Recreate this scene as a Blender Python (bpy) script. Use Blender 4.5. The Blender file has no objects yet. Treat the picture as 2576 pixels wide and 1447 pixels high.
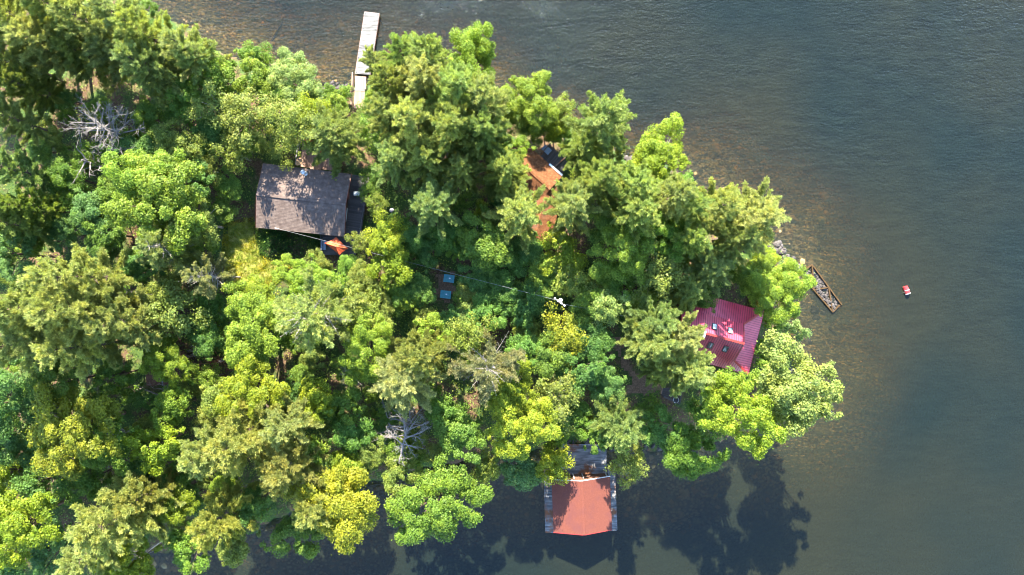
import bpy, math, random
import numpy as np
from mathutils import Vector, Matrix, noise as mnoise

C = bpy.context.scene.collection
SC = bpy.context.scene
R = math.radians

# ------------------------------------------------------------------ camera, sky, sun, exposure
H = 90.0            # drone height above the lake (m)
S = 0.05            # metres per photo unit at lake level (photo measured 2576 wide)
CX, CY = 1288.0, 723.5
cam = bpy.data.cameras.new('camera')
cam.sensor_width = 36.0
cam.lens = 36.0 * H / (2576 * S)
cam.clip_start = 0.5
cam.clip_end = 5000
camo = bpy.data.objects.new('camera', cam)
C.objects.link(camo)
camo.location = (0, 0, H)
SC.camera = camo

SUN_EL, SUN_AZ = 37.0, -7.0     # azimuth from +Y, negative = towards -X
world = bpy.data.worlds.new('World')
SC.world = world
world.use_nodes = True
wn = world.node_tree.nodes
wl = world.node_tree.links
wn.clear()
wo = wn.new('ShaderNodeOutputWorld')
wb = wn.new('ShaderNodeBackground')
ws = wn.new('ShaderNodeTexSky')
ws.sky_type = 'NISHITA'
ws.sun_disc = False
ws.sun_elevation = R(SUN_EL)
ws.sun_rotation = R(SUN_AZ)
ws.air_density = 1.0
ws.dust_density = 0.2
ws.ozone_density = 2.2
wb.inputs['Strength'].default_value = 0.15
wl.new(ws.outputs[0], wb.inputs[0])
wl.new(wb.outputs[0], wo.inputs[0])

sun = bpy.data.lights.new('sun', 'SUN')
sun.energy = 5.0
sun.angle = R(0.5)
sun.color = (1.0, 0.92, 0.76)
suno = bpy.data.objects.new('sun', sun)
C.objects.link(suno)
_a = R(SUN_AZ)
_e = R(SUN_EL)
to_sun = Vector((math.sin(_a) * math.cos(_e), math.cos(_a) * math.cos(_e), math.sin(_e)))
suno.rotation_euler = (-to_sun).to_track_quat('-Z', 'Y').to_euler()
suno.location = (0, 0, 60)

SC.view_settings.view_transform = 'Standard'
SC.view_settings.look = 'None'
SC.view_settings.gamma = 1.0
SC.view_settings.use_curve_mapping = False
SC.view_settings.exposure = 2.85
SC.cycles.max_bounces = 8
SC.cycles.diffuse_bounces = 4
SC.cycles.filter_width = 1.1
SC.cycles.glossy_bounces = 2
SC.cycles.transparent_max_bounces = 8
SC.cycles.sample_clamp_indirect = 4.0
SC.cycles.use_denoising = True

# ------------------------------------------------------------------ helpers
rng = np.random.default_rng(7)
random.seed(7)


def W(px, py, z=0.0):
    k = S * (H - z) / H
    return Vector(((px - CX) * k, (CY - py) * k, z))


def node_mat(name):
    m = bpy.data.materials.new(name)
    m.use_nodes = True
    n = m.node_tree.nodes
    n.clear()
    out = n.new('ShaderNodeOutputMaterial')
    return m, n, m.node_tree.links, out


def mix_rgb(n, l, a, b, fac, blend='MIX'):
    x = n.new('ShaderNodeMix')
    x.data_type = 'RGBA'
    x.blend_type = blend
    x.clamp_factor = True
    for sock, v in ((x.inputs[6], a), (x.inputs[7], b), (x.inputs[0], fac)):
        if isinstance(v, (tuple, list)):
            sock.default_value = (*v[:3], 1)
        elif isinstance(v, (int, float)):
            sock.default_value = v
        else:
            l.new(v, sock)
    return x.outputs[2]


def tex_noise(n, l, scale, detail=3.0, rough=0.55, coord='Object', stretch=None, rot=0.0):
    tc = n.new('ShaderNodeTexCoord')
    mp = n.new('ShaderNodeMapping')
    if stretch:
        mp.inputs['Scale'].default_value = stretch
    mp.inputs['Rotation'].default_value = (0, 0, rot)
    if coord == 'World':
        ge = n.new('ShaderNodeNewGeometry')
    t = n.new('ShaderNodeTexNoise')
    t.inputs['Scale'].default_value = scale
    t.inputs['Detail'].default_value = detail
    t.inputs['Roughness'].default_value = rough
    l.new(ge.outputs['Position'] if coord == 'World' else tc.outputs[coord], mp.inputs[0])
    l.new(mp.outputs[0], t.inputs['Vector'])
    return t.outputs['Fac']


def ramp(n, l, fac, stops):
    r = n.new('ShaderNodeValToRGB')
    e = r.color_ramp.elements
    while len(e) > 1:
        e.remove(e[-1])
    for i, (p, c) in enumerate(stops):
        el = e[0] if i == 0 else e.new(p)
        el.position = p
        el.color = (*c[:3], 1) if isinstance(c, (tuple, list)) else (c, c, c, 1)
    l.new(fac, r.inputs[0])
    return r.outputs[0]


def surface_mat(name, stops, scale=3.0, rough=0.8, spec=0.3, stretch=None, rot=0.0, per_object=0.0,
                bump=0.0, metallic=0.0, stain=None, detail=4.0, coord='Object'):
    """procedural grain: noise through a colour ramp, optional per-object tint and stains."""
    m, n, l, out = node_mat(name)
    p = n.new('ShaderNodeBsdfPrincipled')
    f = tex_noise(n, l, scale, detail, 0.6, stretch=stretch, rot=rot, coord=coord)
    col = ramp(n, l, f, stops)
    if per_object:
        oi = n.new('ShaderNodeObjectInfo')
        mr = n.new('ShaderNodeMapRange')
        mr.inputs[3].default_value = 1 - per_object
        mr.inputs[4].default_value = 1 + per_object
        l.new(oi.outputs['Random'], mr.inputs[0])
        col = mix_rgb(n, l, col, mr.outputs[0], 1.0, 'MULTIPLY')
    if stain:
        scol, sscale, lo, hi = stain
        sf = tex_noise(n, l, sscale, 4, 0.6, coord=coord)
        sm = ramp(n, l, sf, [(lo, 0.0), (hi, 1.0)])
        col = mix_rgb(n, l, col, scol, sm)
    l.new(col, p.inputs['Base Color'])
    p.inputs['Roughness'].default_value = rough
    p.inputs['Specular IOR Level'].default_value = spec
    p.inputs['Metallic'].default_value = metallic
    if bump:
        b = n.new('ShaderNodeBump')
        b.inputs['Strength'].default_value = bump
        b.inputs['Distance'].default_value = 0.05
        l.new(f, b.inputs['Height'])
        l.new(b.outputs[0], p.inputs['Normal'])
    l.new(p.outputs[0], out.inputs[0])
    return m


def foliage_mat(name, trans=0.35, var=0.35, warm=(1.25, 1.05, 0.7)):
    m, n, l, out = node_mat(name)
    oi = n.new('ShaderNodeObjectInfo')
    g = n.new('ShaderNodeNewGeometry')
    mr = n.new('ShaderNodeMapRange')
    mr.inputs[3].default_value = 1 - var
    mr.inputs[4].default_value = 1 + var
    l.new(g.outputs['Random Per Island'], mr.inputs[0])
    col = mix_rgb(n, l, oi.outputs['Color'], mr.outputs[0], 1.0, 'MULTIPLY')
    f = tex_noise(n, l, 0.55, 3, 0.6)
    fm = ramp(n, l, f, [(0.42, 0.0), (0.62, 1.0)])
    col2 = mix_rgb(n, l, col, warm, 1.0, 'MULTIPLY')
    col = mix_rgb(n, l, col, col2, fm)
    f2 = tex_noise(n, l, 0.9, 4, 0.7)
    col = mix_rgb(n, l, col, ramp(n, l, f2, [(0.3, (0.55, 0.66, 0.66)), (0.5, (1, 1, 1)), (0.70, (1.45, 1.28, 1.15))]), 1.0, 'MULTIPLY')
    p = n.new('ShaderNodeBsdfPrincipled')
    p.inputs['Roughness'].default_value = 0.55
    p.inputs['Specular IOR Level'].default_value = 0.25
    l.new(col, p.inputs['Base Color'])
    t = n.new('ShaderNodeBsdfTranslucent')
    tcol = mix_rgb(n, l, col, (1.15, 1.2, 0.65), 1.0, 'MULTIPLY')
    l.new(tcol, t.inputs[0])
    mx = n.new('ShaderNodeMixShader')
    mx.inputs[0].default_value = trans
    l.new(p.outputs[0], mx.inputs[1])
    l.new(t.outputs[0], mx.inputs[2])
    l.new(mx.outputs[0], out.inputs[0])
    return m


def mesh_obj(name, verts, faces, mat, parent=None, base=None, smooth=False):
    """faces: (N,k) array or list of lists. verts in world coordinates unless base is None."""
    me = bpy.data.meshes.new(name)
    v = np.asarray(verts, dtype=np.float64).reshape(-1, 3)
    if base is not None:
        v = v - np.array(base, dtype=np.float64)
    if isinstance(faces, np.ndarray):
        nv = len(v)
        nf, k = faces.shape
        me.vertices.add(nv)
        me.vertices.foreach_set('co', v.astype(np.float32).ravel())
        me.loops.add(nf * k)
        me.loops.foreach_set('vertex_index', faces.astype(np.int32).ravel())
        me.polygons.add(nf)
        me.polygons.foreach_set('loop_start', np.arange(0, nf * k, k, dtype=np.int32))
        me.update(calc_edges=True)
    else:
        me.from_pydata(v.tolist(), [], [list(f) for f in faces])
        me.update()
    if smooth:
        me.polygons.foreach_set('use_smooth', np.ones(len(me.polygons), dtype=bool))
    if mat:
        me.materials.append(mat)
    o = bpy.data.objects.new(name, me)
    C.objects.link(o)
    if parent is not None:
        o.parent = parent
    return o


def tag(o, label=None, cat=None, group=None, kind=None):
    if label:
        o['label'] = label
    if cat:
        o['category'] = cat
    if group:
        o['group'] = group
    if kind:
        o['kind'] = kind
    return o


def thing(name, label, cat, loc, group=None, rotz=0.0):
    o = bpy.data.objects.new(name, None)
    o.empty_display_size = 0.3
    C.objects.link(o)
    o.location = loc
    o.rotation_euler = (0, 0, rotz)
    return tag(o, label, cat, group)


def root_of(o):
    while o.parent is not None:
        o = o.parent
    return o


class MB:
    """collects shapes in world coordinates and links them as one mesh object."""

    def __init__(self):
        self.v = []
        self.f = []

    def add(self, verts, faces):
        k = len(self.v)
        self.v += [tuple(p) for p in verts]
        self.f += [[i + k for i in f] for f in faces]
        return self

    def box(self, c, size, ax=None, up=None):
        m = frame(ax, up)
        vs = []
        for sx in (-.5, .5):
            for sy in (-.5, .5):
                for sz in (-.5, .5):
                    vs.append(Vector(c) + m @ Vector((sx * size[0], sy * size[1], sz * size[2])))
        return self.add(vs, [(0, 1, 3, 2), (4, 6, 7, 5), (0, 4, 5, 1), (2, 3, 7, 6), (0, 2, 6, 4), (1, 5, 7, 3)])

    def bar(self, a, b, w, h=None, up=(0, 0, 1)):
        a, b = Vector(a), Vector(b)
        d = b - a
        return self.box((a + b) / 2, (d.length, w, h or w), d, up)

    def tube(self, pts, rad, n=6, cap=True):
        pts = [Vector(p) for p in pts]
        if not isinstance(rad, (list, tuple)):
            rad = [rad] * len(pts)
        vs, fs = [], []
        for i, p in enumerate(pts):
            d = (pts[min(i + 1, len(pts) - 1)] - pts[max(i - 1, 0)])
            d = d.normalized() if d.length > 1e-9 else Vector((0, 0, 1))
            x = d.orthogonal().normalized()
            y = d.cross(x)
            for k in range(n):
                a = 2 * math.pi * k / n
                vs.append(p + (x * math.cos(a) + y * math.sin(a)) * rad[i])
        for i in range(len(pts) - 1):
            for k in range(n):
                k2 = (k + 1) % n
                fs.append((i * n + k, i * n + k2, (i + 1) * n + k2, (i + 1) * n + k))
        if cap:
            fs.append(tuple(range(n - 1, -1, -1)))
            fs.append(tuple((len(pts) - 1) * n + k for k in range(n)))
        return self.add(vs, fs)

    def prism(self, poly, down):
        """polygon (3-D points, counter-clockwise seen from outside) thickened along vector down"""
        poly = [Vector(p) for p in poly]
        n = len(poly)
        vs = poly + [p + Vector(down) for p in poly]
        fs = [tuple(range(n)), tuple(range(2 * n - 1, n - 1, -1))]
        for i in range(n):
            j = (i + 1) % n
            fs.append((i, i + n, j + n, j))
        return self.add(vs, fs)

    def build(self, name, mat, parent=None, smooth=False):
        base = Vector((0, 0, 0))
        if parent is not None:
            base = root_of(parent).location
        return mesh_obj(name, [tuple(p) for p in self.v], self.f, mat, parent, base, smooth)


def frame(ax=None, up=None):
    x = Vector(ax).normalized() if ax is not None else Vector((1, 0, 0))
    u = Vector(up) if up is not None else Vector((0, 0, 1))
    y = u.cross(x)
    if y.length < 1e-6:
        y = Vector((0, 1, 0)) if abs(x.y) < 0.9 else Vector((1, 0, 0))
    y.normalize()
    z = x.cross(y).normalized()
    return Matrix((x, y, z)).transposed()


UNIT = {}


def unit_box(mat):
    if mat.name not in UNIT:
        mb = MB().box((0, 0, 0), (1, 1, 1))
        o = mesh_obj('plank', [tuple(p) for p in mb.v], mb.f, mat)
        UNIT[mat.name] = o.data
        bpy.data.objects.remove(o)
    return UNIT[mat.name]


def piece(name, mat, parent, c, size, ax=None, up=None):
    """one box-shaped piece (plank, seam, slat) that shares mesh data with all its likes"""
    o = bpy.data.objects.new(name, unit_box(mat))
    C.objects.link(o)
    o.parent = parent
    o.location = Vector(c) - root_of(parent).location
    o.rotation_mode = 'QUATERNION'
    o.rotation_quaternion = frame(ax, up).to_quaternion()
    o.scale = size
    return o


def lerp(a, b, t):
    return a + (b - a) * t


def planks(parent, a, b, c, d, width, mat, thick=0.045, name='plank', gap=0.012, jit=0.004):
    """planks run from edge a-b to edge d-c?  quad a,b,c,d: planks parallel to a->b, stepping from a to d."""
    a, b, c, d = map(Vector, (a, b, c, d))
    n = max(1, int(round(((d - a).length + (c - b).length) / 2 / width)))
    for i in range(n):
        t = (i + 0.5) / n
        p, q = lerp(a, d, t), lerp(b, c, t)
        w = (d - a).length / n - gap
        ctr = (p + q) / 2 + Vector((0, 0, -thick / 2 + random.uniform(-jit, jit)))
        piece(name, mat, parent, ctr, ((q - p).length + random.uniform(-.03, .02), w, thick), q - p)


def clip_line(poly2, axis, val):
    """segment of the convex 2-D polygon on the line coord[axis] == val -> (lo, hi) of the other coord"""
    o = 1 - axis
    hits = []
    n = len(poly2)
    for i in range(n):
        p, q = poly2[i], poly2[(i + 1) % n]
        if (p[axis] - val) * (q[axis] - val) <= 0 and abs(p[axis] - q[axis]) > 1e-9:
            t = (val - p[axis]) / (q[axis] - p[axis])
            hits.append(p[o] + (q[o] - p[o]) * t)
    if len(hits) < 2:
        return None
    return min(hits), max(hits)


def slope_frame(pts, eave):
    """origin, e (along eave), s (up-slope), n for a planar roof polygon with eave edge (i,j)"""
    p0, p1 = Vector(pts[eave[0]]), Vector(pts[eave[1]])
    e = (p1 - p0).normalized()
    far = max(pts, key=lambda p: (Vector(p) - p0 - e * (Vector(p) - p0).dot(e)).length)
    s = (Vector(far) - p0)
    s = (s - e * s.dot(e)).normalized()
    n = e.cross(s)
    if n.z < 0:
        n = -n
    return p0, e, s, n


def seams(parent, pts, eave, spacing, mat, w=0.035, h=0.04, name='seam'):
    o, e, s, n = slope_frame(pts, eave)
    poly = [((Vector(p) - o).dot(e), (Vector(p) - o).dot(s)) for p in pts]
    lo, hi = min(p[0] for p in poly), max(p[0] for p in poly)
    x = lo + spacing * 0.5
    while x < hi - 0.03:
        r = clip_line(poly, 0, x)
        if r and r[1] - r[0] > 0.15:
            a = o + e * x + s * (r[0] + .01)
            b = o + e * x + s * (r[1] - .02)
            piece(name, mat, parent, (a + b) / 2 + n * (h / 2 - 0.004), ((b - a).length, w, h), b - a, n)
        x += spacing


def shingle_rows(parent, pts, eave, spacing, mat, name='shingle_rows', t=0.03):
    """lapped rows over a roof slope, joined (each row is under the size one can pick apart)"""
    o, e, s, n = slope_frame(pts, eave)
    poly = [((Vector(p) - o).dot(e), (Vector(p) - o).dot(s)) for p in pts]
    lo, hi = min(p[1] for p in poly), max(p[1] for p in poly)
    mb = MB()
    y = lo
    row = 0
    while y < hi - spacing * 0.4:
        r = clip_line(poly, 1, min(y + spacing * 0.5, hi - 0.01))
        if r:
            y1 = min(y + spacing * 1.02, hi)
            # butt thick at the low edge, thin at the top
            row += 1
            cuts = [r[0]]
            xx = r[0] + (0.32, 0.64, 0.95)[row % 3] + random.uniform(-.08, .08)
            while xx < r[1] - .2:
                cuts.append(xx)
                xx += random.uniform(.85, 1.0)
            cuts.append(r[1])
            for k in range(len(cuts) - 1):
                x0 = cuts[k] + 0.003
                x1 = cuts[k + 1] - 0.003
                tt = t * random.uniform(0.8, 1.25)
                vs = [o + e * x0 + s * y + n * .004, o + e * x1 + s * y + n * .004, o + e * x1 + s * y1 + n * .004, o + e * x0 + s * y1 + n * .004,
                      o + e * x0 + s * y + n * tt, o + e * x1 + s * y + n * tt, o + e * x1 + s * y1 + n * .008, o + e * x0 + s * y1 + n * .008]
                mb.add(vs, [(4, 5, 6, 7), (0, 1, 5, 4), (1, 2, 6, 5), (0, 4, 7, 3)])
        y += spacing
    ob = mb.build(name, mat, parent)
    ob['kind'] = 'stuff'
    return ob


def slab(name, pts, thick, mat, parent):
    pts = [Vector(p) for p in pts]
    nn = (pts[1] - pts[0]).cross(pts[2] - pts[0]).normalized()
    if nn.z < 0:
        pts = pts[::-1]
        nn = -nn
    return MB().prism(pts, -nn * thick).build(name, mat, parent)


# ------------------------------------------------------------------ shoreline and ground height
SHORE_PX = [(-900, -700), (-300, -420), (60, -160), (290, -30), (440, 60), (560, 130), (650, 185), (740, 222), (800, 226), (840, 222), (890, 222),
            (960, 218), (1060, 222), (1150, 212), (1225, 205), (1262, 232), (1300, 285), (1370, 300), (1430, 300), (1470, 345),
            (1540, 382), (1590, 400), (1660, 425), (1740, 448), (1790, 500), (1850, 555), (1915, 590), (1962, 612), (1985, 650),
            (2002, 690), (1996, 740), (1985, 780), (1968, 830), (1975, 872), (1985, 930), (1970, 1000), (1930, 1045), (1860, 1068),
            (1790, 1072), (1730, 1105), (1660, 1128), (1580, 1128), (1535, 1122), (1420, 1118), (1340, 1140), (1240, 1150),
            (1180, 1160), (1120, 1170), (1040, 1185), (950, 1205), (900, 1240), (780, 1275), (640, 1320), (560, 1345), (420, 1380),
            (350, 1400), (280, 1450), (100, 1560), (-300, 1780), (-900, 1900)]
SHORE = np.array([[(p[0] - CX) * S, (CY - p[1]) * S] for p in SHORE_PX])


def smooth_closed(P, it=2):
    for _ in range(it):
        Q = np.roll(P, -1, axis=0)
        P = np.stack([0.75 * P + 0.25 * Q, 0.25 * P + 0.75 * Q], axis=1).reshape(-1, 2)
    return P


SHORE = smooth_closed(SHORE, 1)


def shore_dist(X, Y):
    """signed distance to the shoreline, positive on land"""
    X = np.asarray(X, dtype=np.float64)
    Y = np.asarray(Y, dtype=np.float64)
    best = np.full(X.shape, 1e18)
    inside = np.zeros(X.shape, dtype=bool)
    n = len(SHORE)
    for i in range(n):
        x0, y0 = SHORE[i]
        x1, y1 = SHORE[(i + 1) % n]
        dx, dy = x1 - x0, y1 - y0
        L = dx * dx + dy * dy + 1e-12
        t = np.clip(((X - x0) * dx + (Y - y0) * dy) / L, 0, 1)
        d = (X - x0 - t * dx) ** 2 + (Y - y0 - t * dy) ** 2
        best = np.minimum(best, d)
        c = ((y0 > Y) != (y1 > Y)) & (X < (x1 - x0) * (Y - y0) / (y1 - y0 + 1e-15) + x0)
        inside ^= c
    d = np.sqrt(best)
    return np.where(inside, d, -d)


def wob(X, Y):
    return (np.sin(X * 0.71 + 1.3 * np.sin(Y * 0.53)) * 0.4 + np.sin(Y * 0.83 + 1.7 * np.sin(X * 0.37 + 1)) * 0.4
            + np.sin(X * 1.9 + Y * 1.3 + 2 * np.sin(Y * .9)) * 0.2 + np.sin(Y * 3.1 - X * 2.7 + np.sin(X * 2.1)) * 0.12)


def ground_h(X, Y):
    d = shore_dist(X, Y)
    w = wob(np.asarray(X), np.asarray(Y))
    d2 = d + 0.55 * w
    land = 0.05 + 2.0 * (1 - np.exp(-np.maximum(d2, 0) / 5.0)) + 0.10 * w
    o = np.maximum(-d2, 0)
    o = o * (1 + 1.5 * np.exp(-((np.asarray(X) - 8) / 14.0) ** 2 - ((np.asarray(Y) - 24) / 10.0) ** 2))
    o = o * (1 - .5 * np.exp(-((np.asarray(X) - 42) / 14.0) ** 2 - ((np.asarray(Y) + 16) / 14.0) ** 2))
    bed = -(0.05 + 0.19 * o + 0.13 * np.maximum(o - 3.5, 0) + 0.22 * np.maximum(o - 10, 0)) + 0.07 * w * np.clip(o, 0, 1)
    bed = np.maximum(bed, -8 + 0.2 * w)
    return np.where(d2 > 0, land, bed)


def gz(x, y):
    return float(ground_h(np.array([x]), np.array([y]))[0])


def on_ground(px, py):
    z = 1.0
    for _ in range(4):
        p = W(px, py, z)
        z = gz(p.x, p.y)
    return W(px, py, z)


# ------------------------------------------------------------------ materials
def ground_material():
    m, n, l, out = node_mat('forest_floor')
    p = n.new('ShaderNodeBsdfPrincipled')
    a = tex_noise(n, l, 0.35, 5, 0.6)
    b = tex_noise(n, l, 4.0, 6, 0.7)
    c1 = ramp(n, l, b, [(0.3, (0.05, 0.03, 0.018)), (0.5, (0.09, 0.056, 0.033)), (0.7, (0.15, 0.10, 0.06))])
    c2 = ramp(n, l, b, [(0.3, (0.02, 0.045, 0.012)), (0.55, (0.05, 0.085, 0.02)), (0.75, (0.10, 0.12, 0.03))])
    col = mix_rgb(n, l, c1, c2, ramp(n, l, a, [(0.42, 0.0), (0.56, 1.0)]))
    # wave-washed stones and silt at and below the waterline
    g = n.new('ShaderNodeNewGeometry')
    sp = n.new('ShaderNodeSeparateXYZ')
    l.new(g.outputs['Position'], sp.inputs[0])
    mr = n.new('ShaderNodeMapRange')
    mr.inputs[1].default_value = 0.0
    mr.inputs[2].default_value = -0.22
    l.new(sp.outputs[2], mr.inputs[0])
    tc = n.new('ShaderNodeTexCoord')
    vo = n.new('ShaderNodeTexVoronoi')
    vo.inputs['Scale'].default_value = 2.2
    l.new(tc.outputs['Object'], vo.inputs['Vector'])
    st = ramp(n, l, vo.outputs['Distance'], [(0.0, (0.44, 0.345, 0.165)), (0.35, (0.33, 0.25, 0.115)), (0.62, (0.15, 0.105, 0.048))])
    big = tex_noise(n, l, 0.5, 4, 0.6)
    st = mix_rgb(n, l, st, (0.19, 0.155, 0.07), ramp(n, l, big, [(0.42, 0.0), (0.6, 0.8)]))
    col = mix_rgb(n, l, col, st, mr.outputs[0])
    l.new(col, p.inputs['Base Color'])
    p.inputs['Roughness'].default_value = 0.95
    p.inputs['Specular IOR Level'].default_value = 0.15
    bp = n.new('ShaderNodeBump')
    bp.inputs['Strength'].default_value = 0.8
    bp.inputs['Distance'].default_value = 0.12
    l.new(b, bp.inputs['Height'])
    l.new(bp.outputs[0], p.inputs['Normal'])
    l.new(p.outputs[0], out.inputs[0])
    return m


def water_material():
    m, n, l, out = node_mat('lake_water')
    # wind ripples: crests run across, travelling down the frame
    w1 = tex_noise(n, l, 0.9, 4, 0.65, stretch=(0.35, 1.35, 1), rot=R(-14))
    w2 = tex_noise(n, l, 2.6, 2, 0.6, stretch=(0.6, 1.3, 1), rot=R(-20))
    patch = tex_noise(n, l, 0.035, 2, 0.5)
    ad = n.new('ShaderNodeMath')
    ad.operation = 'MULTIPLY_ADD'
    l.new(w2, ad.inputs[0])
    ad.inputs[1].default_value = 1.0
    l.new(w1, ad.inputs[2])
    bp = n.new('ShaderNodeBump')
    bp.inputs['Distance'].default_value = 0.16
    gp = n.new('ShaderNodeNewGeometry')
    sx = n.new('ShaderNodeSeparateXYZ')
    l.new(gp.outputs['Position'], sx.inputs[0])
    fetch = n.new('ShaderNodeMapRange')      # wind comes over the open lake beyond the dock; the cove side lies calm
    fetch.inputs[1].default_value = -30
    fetch.inputs[2].default_value = 34
    fetch.inputs[3].default_value = 0.22
    fetch.inputs[4].default_value = 0.86
    l.new(sx.outputs[1], fetch.inputs[0])
    gust = tex_noise(n, l, 0.09, 3, 0.55, stretch=(0.5, 1.3, 1), rot=R(-14))
    gm = n.new('ShaderNodeMath')
    gm.operation = 'MULTIPLY'
    l.new(ramp(n, l, gust, [(0.35, 0.55), (0.62, 1.0)]), gm.inputs[0])
    l.new(fetch.outputs[0], gm.inputs[1])
    l.new(gm.outputs[0], bp.inputs['Strength'])
    l.new(ad.outputs[0], bp.inputs['Height'])
    gl = n.new('ShaderNodeBsdfGlossy')
    gl.inputs['Roughness'].default_value = 0.012
    gl.inputs['Color'].default_value = (1, 1, 1, 1)
    l.new(bp.outputs[0], gl.inputs['Normal'])
    tr = n.new('ShaderNodeBsdfTransparent')
    tr.inputs[0].default_value = (0.93, 0.90, 0.82, 1)
    df = n.new('ShaderNodeBsdfDiffuse')
    mc = mix_rgb(n, l, (0.022, 0.036, 0.027), (0.042, 0.047, 0.025), ramp(n, l, patch, [(0.38, 0.0), (0.62, 1.0)]))
    rip = ramp(n, l, w1, [(0.32, 0.62), (0.68, 1.38)])  # light and dark of the wave faces, painted into the murk colour
    mc = mix_rgb(n, l, mc, rip, gm.outputs[0], 'MULTIPLY')
    l.new(mc, df.inputs[0])
    l.new(bp.outputs[0], df.inputs['Normal'])
    body = n.new('ShaderNodeMixShader')
    body.inputs[0].default_value = 0.25
    l.new(tr.outputs[0], body.inputs[1])
    l.new(df.outputs[0], body.inputs[2])
    fr = n.new('ShaderNodeFresnel')
    fr.inputs['IOR'].default_value = 1.34
    l.new(bp.outputs[0], fr.inputs['Normal'])
    top = n.new('ShaderNodeMixShader')
    l.new(fr.outputs[0], top.inputs[0])
    l.new(body.outputs[0], top.inputs[1])
    l.new(gl.outputs[0], top.inputs[2])
    l.new(top.outputs[0], out.inputs['Surface'])
    va = n.new('ShaderNodeVolumeAbsorption')
    va.inputs['Color'].default_value = (0.74, 0.65, 0.34, 1)
    va.inputs['Density'].default_value = 1.05
    l.new(va.outputs[0], out.inputs['Volume'])
    return m


M = {}
M['ground'] = ground_material()
M['water'] = water_material()
M['needle'] = foliage_mat('pine_needles', 0.52, 0.30, (1.10, 1.03, 0.80))
M['leaf'] = foliage_mat('broad_leaves', 0.48, 0.32, (1.16, 1.05, 0.8))
M['under'] = foliage_mat('undergrowth_leaves', 0.38, 0.45, (1.7, 1.15, 0.6))
M['bark'] = surface_mat('bark', [(0.3, (0.05, 0.035, 0.025)), (0.7, (0.16, 0.12, 0.09))], 6, 0.95, 0.1, stretch=(1, 1, .3))
M['pale_bark'] = surface_mat('pale_bark', [(0.3, (0.20, 0.17, 0.13)), (0.7, (0.42, 0.37, 0.30))], 6, 0.9, 0.15, stretch=(1, 1, .3))
M['limb_bark'] = surface_mat('bare_limb_bark', [(0.3, (0.1650, 0.1425, 0.1125)), (0.7, (0.3000, 0.2700, 0.2250))], 6, 0.9, 0.15)
M['dead_wood'] = surface_mat('dead_wood', [(0.3, (0.1214, 0.1062, 0.0960)), (0.7, (0.2426, 0.2174, 0.1972))], 5, 0.9, 0.2)
M['red_twig'] = surface_mat('dead_needles', [(0.3, (0.14, 0.06, 0.035)), (0.7, (0.28, 0.13, 0.07))], 5, 0.9, 0.1)
M['brown_shingle'] = surface_mat('brown_shingle', [(0.3, (0.0711, 0.0518, 0.0442)), (0.5, (0.1044, 0.0776, 0.0668)), (0.7, (0.1462, 0.1128, 0.0961))], 2.2, 0.9, 0.15,
                                 stain=((0.1285, 0.0945, 0.0756), 0.35, 0.60, 0.78), detail=7)
M['brown_trim'] = surface_mat('brown_trim', [(0.3, (0.10, 0.035, 0.025)), (0.7, (0.17, 0.06, 0.04))], 3, 0.7, 0.3)
M['log_wall'] = surface_mat('log_wall', [(0.3, (0.07, 0.04, 0.025)), (0.7, (0.15, 0.085, 0.05))], 3, 0.8, 0.2, stretch=(.3, .3, 3))
M['needle_roof'] = surface_mat('needle_strewn_shingle', [(0.3, (0.0640, 0.0269, 0.0128)), (0.5, (0.1215, 0.0512, 0.0230)), (0.7, (0.1727, 0.0799, 0.0397))], 3.5, 0.95, 0.1,
                               stain=((0.0768, 0.0480, 0.0352), 0.5, 0.55, 0.7), detail=8)
M['dark_board'] = surface_mat('dark_deck_board', [(0.3, (0.045, 0.042, 0.045)), (0.7, (0.095, 0.085, 0.085))], 3, 0.8, 0.25, stretch=(.4, 4, 4), per_object=0.22)
M['brown_board'] = surface_mat('brown_deck_board', [(0.3, (0.17, 0.10, 0.075)), (0.7, (0.30, 0.19, 0.14))], 3, 0.8, 0.25, stretch=(.4, 4, 4), per_object=0.2)
M['white_board'] = surface_mat('bleached_dock_board', [(0.30, (0.0446, 0.0424, 0.0402)), (0.46, (0.1339, 0.1295, 0.1228)), (0.66, (0.1875, 0.1830, 0.1741))], 1.3, 0.75, 0.2,
                               stretch=(.5, 4, 1), per_object=0.16, detail=6, coord='World')
M['grey_board'] = surface_mat('weathered_grey_board', [(0.3, (0.055, 0.054, 0.055)), (0.5, (0.14, 0.138, 0.138)), (0.7, (0.26, 0.255, 0.25))], 1.3, 0.85, 0.15,
                              stretch=(.5, 4, 1), per_object=0.3, detail=6, coord='World', stain=((0.17, 0.075, 0.038), 0.45, 0.50, 0.60))
M['dark_frame'] = surface_mat('dark_frame', [(0.3, (0.02, 0.022, 0.025)), (0.7, (0.04, 0.043, 0.05))], 3, 0.5, 0.4)
M['white_paint'] = surface_mat('white_paint', [(0.3, (0.4760, 0.4760, 0.4624)), (0.7, (0.5440, 0.5440, 0.5304))], 3, 0.5, 0.4)
M['red_metal'] = surface_mat('red_painted_metal', [(0.3, (0.34, 0.027, 0.056)), (0.5, (0.42, 0.037, 0.074)), (0.7, (0.50, 0.060, 0.10))], 0.8, 0.36, 0.6, detail=7)
M['red_seam'] = surface_mat('red_metal_seam', [(0.3, (0.07, 0.006, 0.014)), (0.7, (0.10, 0.008, 0.02))], 1.2, 0.5, 0.4)
M['red_trim'] = surface_mat('red_metal_trim', [(0.3, (0.2520, 0.0210, 0.0180)), (0.7, (0.3000, 0.0300, 0.0240))], 2, 0.4, 0.5)
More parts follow.
